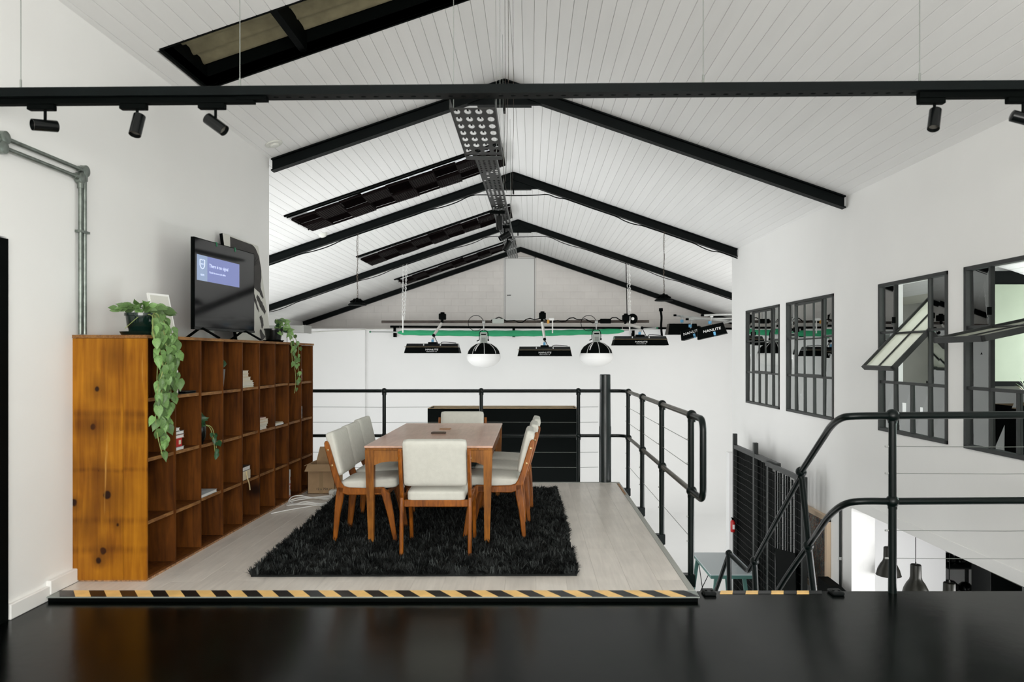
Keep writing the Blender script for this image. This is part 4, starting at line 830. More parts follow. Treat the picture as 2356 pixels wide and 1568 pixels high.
# chairs: built facing +Y -------------------------------------------
def cushion(x0, x1, y0, y1, z0, z1, M=None, e=5, puff=0):
    m = MB(); bm = bmesh.new(); bmesh.ops.create_cube(bm, size=2); bmesh.ops.subdivide_edges(bm, edges=bm.edges[:], cuts=11, use_grid_fill=True)
    bm.verts.index_update(); hx, hy, hz = (x1-x0)/2, (y1-y0)/2, (z1-z0)/2; c = Vector(((x0+x1)/2, (y0+y1)/2, (z0+z1)/2)); vs = []
    rad = min(hx, hy, hz)*.62
    for v in bm.verts:
        p = Vector((v.co.x*hx, v.co.y*hy, v.co.z*hz)); q = Vector((max(-hx+rad, min(hx-rad, p.x)), max(-hy+rad, min(hy-rad, p.y)), max(-hz+rad, min(hz-rad, p.z))))
        d = p-q
        if d.length > 1e-6: p = q+d.normalized()*rad
        f = (1-(v.co.x)**2)*(1-(v.co.y if hy > hz else v.co.z)**2)
        if hy > hz: p.z += puff*f*(1 if v.co.z > 0 else 0)
        else: p.y += puff*f*(1 if v.co.y > 0 else -.3)
        p += c; vs.append(M @ p if M else p)
    fs = [[v.index for v in f.verts] for f in bm.faces]; bm.free(); return m.add(vs, fs, True)
ch = thing('dining_chair', None, 'chair', (0, 0, 0), 'cream dining chairs')
Ms = Matrix.Translation((0, 0, .435)) @ Matrix.Rotation(math.radians(3.5), 4, 'X')
cushion(-.205, .205, -.205, .225, -.052, .028, Ms, puff=.014).build('seat', cream_m, ch, False)
Mbk = Matrix.Translation((0, -.212, .49)) @ Matrix.Rotation(math.radians(13), 4, 'X')
cushion(-.222, .222, -.032, .038, .0, .335, Mbk, puff=.008).build('backrest', cream_m, ch, False)
for s_ in (1, -1):
    xa, xb = s_*.210, s_*.238
    xo, xp = s_*.226, s_*.252
    m = MB(); m.ribbon([(-.297, .757), (-.296, .745), (-.290, .72), (-.262, .62), (-.230, .51), (-.205, .435), (-.180, .395), (-.13, .380), (.0, .378), (.12, .382)], [.012, .030, .038, .042, .044, .050, .058, .056, .050, .052], xo, xp); m.build('side_frame', chairwood_m, ch)
    m = MB(); m.ribbon([(-.188, .41), (-.195, .34), (-.212, .22), (-.232, 0)], [.05, .060, .046, .028], xo, xp); m.build('leg', chairwood_m, ch)
    m = MB(); m.ribbon([(.07, .386), (.125, .385), (.155, .35), (.185, .22), (.225, 0)], [.046, .056, .062, .048, .027], xo, xp); m.build('leg', chairwood_m, ch)
    for (by, bz_) in ((-.282, .69), (-.250, .575)): m = MB(); m.lathe([(.008, 0), (.008, .003), (.004, .004)], (xp, by, bz_), 10, (s_, 0, 0)); m.build('bolt', M_('brass_bolt', (.35, .25, .12), .35, metal=.8) if 'brass_bolt' not in bpy.data.materials else bpy.data.materials['brass_bolt'], ch)
for y0, y1 in ((-.202, -.178), (.150, .172)): m = MB(); m.rbox(-.226, .226, y0, y1, .335 if y0 < 0 else .35, .385, .004, 1); m.build('seat_rail', chairwood_m, ch)
CH = [((-.669, 5.40), 0, 'cream upholstered chair at the near end of the table, its back to the viewer'),
      ((-1.245, 5.80), -90, 'nearest cream chair on the left side, beside the bookshelf'),
      ((-1.265, 6.32), -90, 'middle cream chair on the left side, between two others'),
      ((-1.305, 6.93), -90, 'farthest cream chair on the left side of the table'),
      ((-.285, 5.90), 90, 'nearest cream chair on the right side of the table'),
      ((-.250, 6.45), 90, 'middle cream chair on the right side, mostly hidden'),
      ((-.225, 6.98), 90, 'farthest cream chair on the right side, by the railing'),
      ((-.715, 7.42), 180, 'cream chair at the far end of the table, facing the viewer')]
for i, ((x_, y_), a, lab) in enumerate(CH):
    o = ch if i == 0 else dup(ch, (0, 0, 0)); o.location = (x_, y_, RT); o.rotation_euler = (0, 0, math.radians(a)); o['label'] = lab

# ---------------------------------------------------------------- railings
def rail_post(m, x_, y_, z0, z1, mid=None, r=.021, xt=None):
    xt = x_ if xt is None else xt
    m.tube([(x_, y_, z0), (xt, y_, z1)], r, 14)
t = thing('platform_railing', 'black ball-jointed pipe railing along the far and right edges of the platform', 'railing', (-.5, 8.33, 0))
RY, TZ, MZ = 8.37, 1.022, .515
posts = [-2.755, -1.665, -.565, .535]
def fitting(p, r=.034, par=None): m = MB(); m.ball(p, r, 14); m.tube([Vector(p)-Vector((0, 0, .045)), Vector(p)+Vector((0, 0, .02))], .027, 12); m.build('ball_fitting', rail_m, par)
for x_ in posts:
    m = MB(); rail_post(m, x_, RY, -.10, TZ); m.build('post', rail_m, t)
    for z_ in (TZ, MZ): fitting((x_, RY, z_), .034, t)
XR = 1.075
ypost = [8.16, 7.13, 6.06, 4.95]
for y_ in ypost:
    m = MB(); rail_post(m, XR-.004, y_, -.13, TZ); m.build('post', rail_m, t)
    for z_ in (TZ, MZ): fitting((XR, y_, z_), .036, t)
    m = MB(); m.box(.99, XR+.02, y_-.03, y_+.03, -.12, -.04); m.build('fixing_plate', rail_m, t)
    for z_ in (.86, .70, .345, .18): m = MB(); m.lathe([(.006, 0), (.006, .012)], (XR-.02, y_, z_), 8, (-1, 0, 0)); m.build('wire_stud', grey_m, t)
def arc(c, a0, a1, r, ex, ey, n=8): return [Vector(c)+Vector(ex)*math.cos(a0+(a1-a0)*i/n)*r+Vector(ey)*math.sin(a0+(a1-a0)*i/n)*r for i in range(n+1)]
for z_, nm in ((TZ, 'top_rail'), (MZ, 'mid_rail')):
    m = MB(); m.tube([(-2.85, RY, z_)]+[(XR-.16, RY, z_)]+arc((XR-.10, RY-.10, z_), PI/2, 0, .10, (1, 0, 0), (0, 1, 0)), .019 if z_ > .8 else .018, 12); m.build(nm, rail_m, t)
m = MB(); yl = 4.62; rr = .07
path = [(XR, 8.28, TZ), (XR, yl+rr, TZ)]+arc((XR, yl+rr, TZ-rr), PI/2, PI, rr, (0, 1, 0), (0, 0, 1))[1:]+arc((XR, yl+rr, MZ+rr), PI, 1.5*PI, rr, (0, 1, 0), (0, 0, 1))+[(XR, yl+rr+.01, MZ), (XR, 8.28, MZ)]
m.tube(path[:2], .0195, 12); m.build('top_rail', M_('worn_steel_rail', (.16, .145, .12), .28, metal=.6, var=.4, vscale=15), t)
m = MB(); m.tube([(XR, 4.98, TZ)]+path[1:-1]+[(XR, 4.98, MZ)], .0215, 12); m.build('end_loop', rail_m, t)
m = MB(); m.tube(path[-2:], .0185, 12); m.build('mid_rail', bpy.data.materials['worn_steel_rail'], t)
for z_ in (.842, .670, .330, .160):
    m = MB(); m.tube([(-2.8, RY, z_), (posts[1], RY, z_-.004), (posts[2], RY, z_), (posts[3], RY, z_-.003), (.76, RY, z_)], .0022, 5); m.build('tension_wire', wire_m, t)
for z_ in (.845, .675, .20): m = MB(); m.tube([(XR, 8.16, z_)]+[(XR, y_, z_-.002*i) for i, y_ in enumerate(ypost[1:])], .0022, 5); m.build('tension_wire', wire_m, t)
m = MB(); m.lathe([(.068, -.24), (.068, .62), (.064, .63), (.062, .90), (.060, 1.205), (.055, 1.21)], (.835, 8.34, 0), 28); cp = tag(m.build('column', M_('dark_green_black_column', (.012, .018, .018), .32, spec=.5)), 'thick dark pipe column at the far right corner of the platform', 'column')

# right hand rail on landing and stair rail
t = thing('stair_railing', 'black pipe guard rail on the landing running down beside the stairs', 'railing', (2.22, 4.53, -.03))
SY = 4.53; X1 = 2.215
m = MB(); m.lathe([(.025, 0), (.0235, .5), (.0225, 1.08)], (X1, SY, -.035), 16); m.build('post', rail_m, t)
for xq in (3.45,): m = MB(); rail_post(m, xq, SY, -.03, 1.06, r=.023); m.build('post', rail_m, t)
fitting((X1, SY, 1.053), .042, t); fitting((X1, SY, .528), .040, t)
P2t = P(1843, 1085, 5.475); P2m = P(1860, 1254, 5.475); P3 = P(1736, 1290, 6.63)
top = [(3.52, SY, 1.062), (X1, SY, 1.053), P(1965, 957, SY), P(1935, 962, 4.60), P(1912, 980, 4.80), P(1893, 1008, 5.0), P2t, P3]
m = MB(); m.tube([top[0], top[1]]+smooth_path(top[1:7], 5)[0:], .0225, 12); m.build('top_rail', rail_m, t)
m = MB(); m.tube([P(1845, 1090, 5.475), P3], .0195, 12); m.build('top_rail', rail_m, t)
mid = [(X1, SY, .528), P(1975, 1153, SY), P(1938, 1162, 4.62), P(1908, 1186, 4.85), P(1885, 1218, 5.1), P2m, P(1790, 1358, 6.0), P(1722, 1490, 6.75)]
m = MB(); m.tube([(3.52, SY, .536), (X1, SY, .528)], .022, 12); m.tube(smooth_path(mid, 5), .0215, 12); m.build('mid_rail', rail_m, t)
m = MB(); m.tube([P2t, P(1858, 1225, 5.475)], .0225, 14); m.tube([P2m, P(1874, 1375, 5.475), P(1885, 1520, 5.475)], .0255, 14); m.build('post', rail_m, t)
m = MB(); m.tube([P(1858, 1225, 5.475), P2m], .0225, 14); m.build('post', rail_m, t)
m = MB(); p = P3; m.tube([p, p+Vector((.05, 0, -1.1))], .026, 14); m.build('post', rail_m, t)
for p in (P2t, P2m, P3): fitting(p, .040, t)
L3 = P(1677, 1272, 7.22)
m = MB(); m.tube(smooth_path([P3, P(1726, 1305, 6.72), P(1722, 1312, 6.78), P(1714, 1308, 6.88), L3], 4), .020, 10); m.build('landing_rail', rail_m, t)
m = MB(); m.tube([L3, L3+Vector((.02, 0, -1.3))], .024, 14); m.build('post', rail_m, t)
m = MB(); m.tube([L3, P(1643, 1370, 7.75), P(1610, 1465, 8.2)], .020, 10); m.build('lower_rail', rail_m, t); fitting(L3, .034, t)
for z_ in (.865, .700, .350, .180):
    m = MB(); m.tube([(X1-.03, SY, z_), (X1, SY, z_), (2.9, SY, z_-.004), (3.52, SY, z_+.002)], .002, 5); m.build('tension_wire', wire_m, t)
    m = MB(); m.lathe([(.006, 0), (.006, .02)], (X1-.045, SY, z_), 8, (1, 0, 0)); m.build('wire_stud', grey_m, t)
t = thing('staircase', 'black steel stairs going down behind the landing edge', 'stairs', (1.6, 4.6, -.3))
for i in range(9):
    y_ = 4.60+i*.235; z_ = -.22-i*.185
    m = MB(); m.box(1.06, 2.1, y_, y_+.25, z_-.03, z_); m.build('tread', steel_m, t)
m = MB(); m.beam((2.12, 4.58, -.25), (2.12, 6.75, -1.97), .03, .2); m.beam((1.05, 4.58, -.30), (1.05, 6.75, -2.0), .03, .2); m.build('stringer', steel_m, t)
m = MB(); m.box(1.05, 2.15, 6.7, 7.8, -1.93, -1.88); m.box(1.1, 1.16, 7.6, 7.66, GZ, -1.93); m.box(2.05, 2.11, 7.6, 7.66, GZ, -1.93); m.build('landing_plate', steel_m, t)

# black booth behind the platform railing
t = thing('black_booth', 'tall black board booth with raw plywood rim behind the platform railing', 'booth', (-.37, 9.7, GZ))
hx0, hx1, hy0, hy1, hz = -1.345, .60, 9.60, 10.10, .735
for nm, b_ in (('front_panel', (hx0, hx1, hy0, hy0+.02)), ('back_panel', (hx0, hx1, hy1-.02, hy1)), ('side_panel', (hx0, hx0+.02, hy0+.02, hy1-.02)), ('side_panel', (hx1-.02, hx1, hy0+.02, hy1-.02))):
    m = MB(); m.box(*b_, GZ, hz); m.cur = 1; m.box(b_[0]+.001, b_[1]-.001, b_[2]+.001, b_[3]-.001, hz, hz+.004)
    m.build(nm, [black_m, ply_m], t)
m = MB(); m.box(hx0+.02, hx1-.02, hy1-.026, hy1-.0205, hz-.25, hz+.004); m.build('raw_lining', ply_m, t)
for x_ in (-.75, -.1): m = MB(); m.box(x_, x_+.012, hy1-.035, hy1-.0265, hz-.25, hz+.003); m.build('lining_batten', ply_m, t)

# ---------------------------------------------------------------- cable trays, track lights
def perf(mb, x0, x1, y0, y1, z, nx, ny, fx_, fy_, keep=lambda i, j: True):
    cw, cl = (x1-x0)/nx, (y1-y0)/ny
    for i in range(nx):
        for j in range(ny):
            xa, ya = x0+i*cw, y0+j*cl; xc, yc = xa+cw/2, ya+cl/2
            if not keep(i, j): mb.add([(xa, ya, z), (xa+cw, ya, z), (xa+cw, ya+cl, z), (xa, ya+cl, z)], [(0, 1, 2, 3)]); continue
            o = [(xa, ya), (xc, ya), (xa+cw, ya), (xa+cw, yc), (xa+cw, ya+cl), (xc, ya+cl), (xa, ya+cl), (xa, yc)]
            h_ = [(xc+cw/2*fx_*math.cos(a)*1.05, yc+cl/2*fy_*math.sin(a)*1.05) for a in [-3*PI/4+k*PI/4 for k in range(8)]]
            mb.add([(a, b, z) for a, b in o]+[(a, b, z) for a, b in h_], [(k, (k+1) % 8, 8+(k+1) % 8, 8+k) for k in range(8)])
def wires(par, lst, r=.0016, nm='suspension_wire'):
    for a, b in lst: m = MB(); m.tube([a, b], r, 5); m.build(nm, wire_m, par)
t = thing('cable_tray', 'short wide perforated cable tray hanging under the cross track', 'cable tray', (-.31, 4.4, 2.72), 'perforated cable trays')
m = MB(); perf(m, -.425, -.190, 3.86, 4.86, 2.715, 4, 8, .62, .60, lambda i, j: True); m.build('perforated_base', tray_m, t)
m = MB(); m.box(-.428, -.425, 3.86, 4.86, 2.713, 2.765); m.box(-.190, -.187, 3.86, 4.86, 2.713, 2.765); m.box(-.425, -.19, 4.79, 4.865, 2.709, 2.714); m.build('tray_side', tray_m, t)
for i in range(3):
    for j in range(7):
        m = MB(); xc = -.425+(i+1)*.05875-.0+.029*0; m.box(-.425+(i+.5)*.05875-.005, -.425+(i+.5)*.05875+.005, 3.86+(j+.5)*.125-.016, 3.86+(j+.5)*.125+.016, 2.722, 2.724)
        m.build('cable_tie', black_m, t)
wires(t, [((-.42, 4.0, 2.76), (-.42, 4.0, cz(-.42))), ((-.2, 4.75, 2.76), (-.2, 4.75, cz(-.2)))])
t = thing('cable_tray', 'long narrow perforated cable tray running away under the ridge', 'cable tray', (-.28, 7, 2.72), 'perforated cable trays')
ya, yb_ = 4.84, 9.9; xl0, xl1 = -.372, -.300; xr0, xr1 = -.233, -.180
m = MB(); perf(m, 0, 1, ya, yb_, 2.728, 4, 100, .55, .55, lambda i, j: not (8 < j < 13 or 24 < j < 33) or i in (1, 3) and j % 2)
for k, v in enumerate(m.v):
    f = (v[1]-ya)/(yb_-ya); a = xl0+(xl1-xl0)*f; b = xr0+(xr1-xr0)*f; m.v[k] = (a+(b-a)*v[0], v[1], v[2])
m.build('perforated_base', tray_m, t)
m = MB()
for (a, b, d_) in ((xl0, xl1, -.002), (xr0, xr1, .002)): m.hexa([(a, ya, 2.726), (a+d_, ya, 2.726), (b+d_, yb_, 2.726), (b, yb_, 2.726), (a, ya, 2.762), (a+d_, ya, 2.762), (b+d_, yb_, 2.762), (b, yb_, 2.762)])
m.build('tray_side', tray_m, t)
wires(t, [((-.26, y_, 2.76), (-.27, y_, cz(-.27)-.0)) for y_ in (5.6, 7.0, 9.5)])
t = thing('hanging_wires', 'thin brownish wires dropping from the ridge beside the long cable tray', 'wire', (-.17, 5, 3.5))
for y_, x_ in ((4.9, -.155), (5.3, -.19), (6.1, -.15)): m = MB(); m.tube([(x_, y_, cz(x_)), (x_+.005, y_, 3.3), (x_-.02, y_+.3, 2.77), (-.2, y_+.8, 2.765)], .0016, 5); m.build('wire', brown_pipe_m, t)

BY = 3.78; zc_ = lambda x_: 2.750+(x_)*.0072
t = thing('track_beam', 'long dark lighting track beam hanging across the whole view', 'track', (0, BY, 2.75))
m = MB(); xa, xb = -3.0+.13, 3.52
def bx(mb, x0, x1, y0, y1, z0, z1): mb.hexa([(x0, y0, zc_(x0)+z0), (x1, y0, zc_(x1)+z0), (x1, y1, zc_(x1)+z0), (x0, y1, zc_(x0)+z0), (x0, y0, zc_(x0)+z1), (x1, y0, zc_(x1)+z1), (x1, y1, zc_(x1)+z1), (x0, y1, zc_(x0)+z1)])
bx(m, xa, xb, BY-.045, BY-.042, 0, .045); bx(m, xa, xb, BY+.042, BY+.045, 0, .045); m.build('beam_side', beam_m, t)
m = MB(); n = 100; perf(m, xa, xb, BY-.042, BY+.042, 0, n, 1, .42, .22)
m.v = [(v[0], v[1], zc_(v[0])+v[2]) for v in m.v]; m.build('perforated_base', beam_m, t)
for (a, b) in ((-2.87, -1.415), (1.98, 3.5)): m = MB(); bx(m, a, b, BY-.020, BY+.020, -.030, -.002); m.build('lamp_track', black_m, t)
m = MB(); bx(m, -1.50, -1.35, BY-.024, BY+.024, -.018, -.001); m.build('lamp_track', black_m, t)
for u in (48, 552, 1618, 2116):
    xx = (u-CX)*BY/F; m = MB(); m.tube([(xx, BY, zc_(xx)+.04), (xx, BY, cz(xx))], .0022, 6); m.build('suspension_wire', wire_m, t)
    m = MB(); m.tube([(xx, BY, zc_(xx)+.04), (xx, BY, zc_(xx)+.10)], .005, 8); m.build('wire_gripper', wire_m, t)
m = MB(); m.tube(arc((P(1530, 215, BY).x, BY, zc_(.68)+.030), 0, PI, 1, (.11, 0, 0), (0, 0, .028), 14), .004, 6); m.build('cable_loop', black_m, t)
def spot(label, x_, aim, z0=None, y_=BY, twist=1, sc=1.0, zt=None, grp='black track spotlights'):
    zt = zc_(x_)-.030 if zt is None else zt
    s_ = thing('track_spotlight', label, 'spotlight', (x_, y_, zt), grp); aim = Vector(aim).normalized()
    m = MB(); m.rbox(x_-.055*twist*sc-.03*sc, x_-.055*twist*sc+.105*sc, y_-.018*sc, y_+.018*sc, zt-.028*sc, zt, .003, 1); m.build('adapter', black_m, s_)
    jx = x_; m = MB(); m.tube([(jx, y_, zt-.02*sc), (jx, y_, zt-.085*sc)], .0075*sc, 8); m.build('stem', black_m, s_)
    c = Vector((jx, y_-.0, zt-.105*sc))
    m = MB(); m.lathe([(.020, -.060), (.0295, -.055), (.0295, .060), (.0265, .060), (.0255, .040), (.012, .020), (0, .018)], c, 24, aim)
    if sc != 1: m.v = [tuple(c+(Vector(v)-c)*sc) for v in m.v]
    m.build('lamp_body', gloss_black_m, s_)
    m = MB(); m.lathe([(.0001, .035), (.022, .040), (.0255, .041)], c, 20, aim)
    if sc != 1: m.v = [tuple(c+(Vector(v)-c)*sc) for v in m.v]
    m.build('reflector', M_('spot_reflector', (.55, .52, .45), .25, metal=.7) if 'spot_reflector' not in bpy.data.materials else bpy.data.materials['spot_reflector'], s_)
spot('leftmost track spotlight, pointing left towards the viewer', P(104, 250, BY).x, (-.75, -1.05, -.22))
spot('track spotlight hanging nearly straight down, second from left', P(318, 250, BY).x-.005, (-.04, -.35, -1))
spot('track spotlight tilted down to the right, third from left', P(496, 250, BY).x, (.85, -.1, -.62))
spot('track spotlight tilted down to the left, above the open windows', P(2150, 240, BY).x, (-.30, -.35, -1))
spot('track spotlight cut off by the right edge of the photo', P(2354, 240, BY).x, (1, -.2, -.35))
spot('upper of three spotlights on the long tray, pointing down', -.285, (.02, -.1, -1), y_=6.6, zt=2.715, grp='spotlights on the long tray')
spot('middle of three spotlights on the long tray, tilted left', -.262, (-.8, -.3, -.5), y_=7.35, zt=2.715, grp='spotlights on the long tray')
spot('lowest of three spotlights on the long tray, tilted down left', -.258, (-.45, -.2, -.8), y_=8.0, zt=2.715, grp='spotlights on the long tray')
m = MB(); p = Vector((-2.70, 7.75, cz(-2.70)-.001)); nrm = Vector((SL, 0, -1)).normalized(); m.lathe([(.09, 0), (.088, .012), (.05, .016), (.045, .032), (.0, .036)], p, 24, -Vector((-SL, 0, 1)).normalized()); tag(m.build('smoke_detector', M_('white_detector', (.70, .71, .66), .45)), 'round white detector on the ceiling beside the nearest beam', 'detector')
m = MB(); p = Vector((-3.40, 12.05, cz(-3.40)-.001)); m.lathe([(.07, 0), (.07, .02), (.04, .05), (.0, .055)], p, 18, -Vector((-SL, 0, 1)).normalized()); tag(m.build('ceiling_sensor', bpy.data.materials['white_detector']), 'small white sensor on the ceiling at the second beam', 'sensor')

# ---------------------------------------------------------------- hall: pendants, rig
def chain(mb, p0, p1, ln=.05, w_=.012, r=.003):
    p0, p1 = Vector(p0), Vector(p1); d = p1-p0; n = max(2, int(d.length/(ln*.8))); d.normalize(); a = d.cross(Vector((0, 1, .01))).normalized(); b = d.cross(a)
    for i in range(n):
        c = p0+(p1-p0)*((i+.5)/n); s_ = a if i % 2 else b; ring = [c+d*math.cos(t_)*ln/2+s_*math.sin(t_)*w_ for t_ in [2*PI*k/6 for k in range(6)]]
        mb.tube(ring, r, 3, close=True)
def highbay(u, v, Y, lab):
    b = P(u, v, Y); s_ = thing('high_bay_lamp', lab, 'pendant lamp', b, 'high bay pendants')
    m = MB(); m.lathe([(.150, 0), (.152, .012), (.148, .016), (.085, .060), (.060, .066)], b, 28); m.build('reflector', black_m, s_)
    m = MB(); m.lathe([(.0001, .003), (.14, .002), (.149, .001)], b, 24); m.build('diffuser', M_('lamp_lens', (.5, .5, .45), .3) if 'lamp_lens' not in bpy.data.materials else bpy.data.materials['lamp_lens'], s_)
    m = MB()
    for k in range(12): a = 2*PI*k/12; e = Vector((math.cos(a), math.sin(a), 0)); m.beam(b+e*.045+Vector((0, 0, .085)), b+e*.115+Vector((0, 0, .048)), .006, .035)
    m.build('cooling_fin', black_m, s_)
    m = MB(); m.lathe([(.062, .066), (.068, .075), (.068, .10), (.060, .108), (.02, .112), (.018, .125)], b, 24); m.build('driver_housing', black_m, s_)
    m = MB(); chain(m, b+Vector((0, 0, .125)), Vector((b.x+.01, Y, cz(b.x)-.14)), .045, .010, .0028); m.build('chain', M_('brown_chain', (.14, .11, .08), .5, metal=.4) if 'brown_chain' not in bpy.data.materials else bpy.data.materials['brown_chain'], s_)
    pts = [b+Vector((.01, 0, .12))]+[b+Vector((.012*math.sin(i*1.7), -.01, .12+(cz(b.x)-.14-b.z-.12)*i/8)) for i in range(1, 9)]
    m = MB(); m.tube(smooth_path(pts, 3), .0035, 5); m.build('power_cord', brown_pipe_m, s_)
highbay(822, 702, 12.24, 'black high bay pendant lamp on a chain, left of the ridge')
highbay(1527, 692, 12.24, 'black high bay pendant lamp on a chain, right of the ridge')

YR = 16.3
t = thing('lighting_rig', 'long brown pipe on white chains carrying the studio lights', 'lighting rig', P(1185, 741, YR))
m = MB(); m.tube([P(878, 740, YR), P(1493, 739, YR)], .030, 12); m.build('pipe', brown_pipe_m, t)
wc = M_('white_chain', (.78, .78, .76), .5)
for u, dx in ((928, .05), (1448, .04)):
    a = P(u, 740, YR)
    for k in (-1, 1):
        m = MB(); x_ = a.x+k*dx*.8; chain(m, (a.x+k*.02, YR, a.z), (x_, YR+.22, cz(x_)-.15), .06, .018, .006); m.build('chain', wc, t)
    m = MB(); m.tube([a+Vector((0, -.05, .12)), a+Vector((0, -.05, -.24))], .016, 6); m.build('hanger', wc, t)
m = MB(); q = P(1443, 740, YR); m.tube([q, (q.x, YR+.2, cz(q.x)-.14)], .010, 6); m.build('power_cable', black_m, t)
pts = [P(u, 736+4*math.sin(u*.07)+3*math.sin(u*.19), YR-.03) for u in range(1130, 1470, 9)]
m = MB(); m.tube(pts, .012, 5); m.build('power_cable', black_m, t)
m = MB(); m.rbox(P(1133, 0, YR).x, P(1160, 0, YR).x, YR-.10, YR-.02, P(0, 744, YR).z, P(0, 733, YR).z, .01, 1); m.build('ballast_box', fix_grey_m, t)
for u0, u1, v0, v1 in ((1380, 1405, 733, 744), (1432, 1446, 725, 740)):
    m = MB(); m.rbox(P(u0, 0, YR).x, P(u1, 0, YR).x, YR-.09, YR-.03, P(0, v1, YR).z, P(0, v0, YR).z, .01, 1); m.build('plug_box', black_m, t)
m = MB(); a = P(1271, 735, YR); m.tube([a+Vector((0, -.06, .03)), a+Vector((0, -.06, -.30))], .014, 6); m.box(a.x-.08, a.x+.03, YR-.10, YR-.05, a.z-.02, a.z+.03); m.build('white_clamp', white_m, t)
m = MB(); m.box(a.x-.12, a.x-.07, YR-.11, YR-.05, a.z-.09, a.z-.01); m.build('yellow_tag', M_('orange_tag', (.65, .33, .06), .6), t)
m = MB(); c = P(1455, 733, YR); m.lathe([(.06, -.05), (.11, -.03), (.115, .03), (.07, .05), (.03, .055)], c, 16, (0, -1, 0)); m.build('chain_hoist', black_m, t)
m = MB(); m.lathe([(.03, .056), (.035, .06), (.0, .061)], c, 10, (0, -1, 0)); m.build('hoist_badge', white_m, t)
# black backdrop rail on the cyclorama and the green screen roll
YK = 19.36
t = thing('backdrop_rail', 'thin black horizontal bar on short brackets above the white backdrop', 'rail', P(1290, 752, YK))
m = MB(); m.tube([P(898, 751, YK), P(1735, 756, YK)], .030, 10); m.build('bar', black_m, t)
for u in (908, 1182, 1457):
    m = MB(); a = P(u, 752, YK); m.box(a.x-.035, a.x+.035, YK-.02, YK+.02, P(0, 775, YK).z, a.z); m.box(a.x-.035, a.x+.035, YK+.0, 19.5, P(0, 775, YK).z, P(0, 766, YK).z); m.build('bracket', black_m, t)
YG = 18.0
t = thing('green_screen_roll', 'rolled green cloth backdrop on a pale pole below the studio pipe', 'backdrop', P(1180, 764, YG))
pts = []; rs_ = []
for i in range(41):
    f = i/40; u = 915+f*(1436-915); v = 764.5+2.0*math.sin(f*PI)-3.5*max(0, f-.6)/.4; pts.append(P(u, v, YG)); rs_.append(.060+.012*math.sin(f*PI)+.005*math.sin(i*1.9) if 0 < i < 40 else .02)
m = MB(); m.tube(pts, rs_, 12); m.build('cloth_roll', green_m, t)
m = MB(); m.tube([P(852, 763, YG), P(920, 764, YG)], .018, 8); m.tube([P(1430, 760, YG), P(1510, 754, YG)], .018, 8); m.build('pole', grey_m, t)
m = MB(); m.lathe([(.022, 0), (.022, .04)], P(850, 763, YG), 8, (1, 0, 0)); m.lathe([(.022, 0), (.022, .04)], P(1510, 754, YG), 8, (1, 0, 0)); m.build('end_cap', bpy.data.materials['green_clip'], t)
for u, v in ((920, 764), (1432, 760)): m = MB(); m.tube([P(u, v, YG), P(u, 751, YK)], .006, 5); m.build('hook_wire', white_m, t)

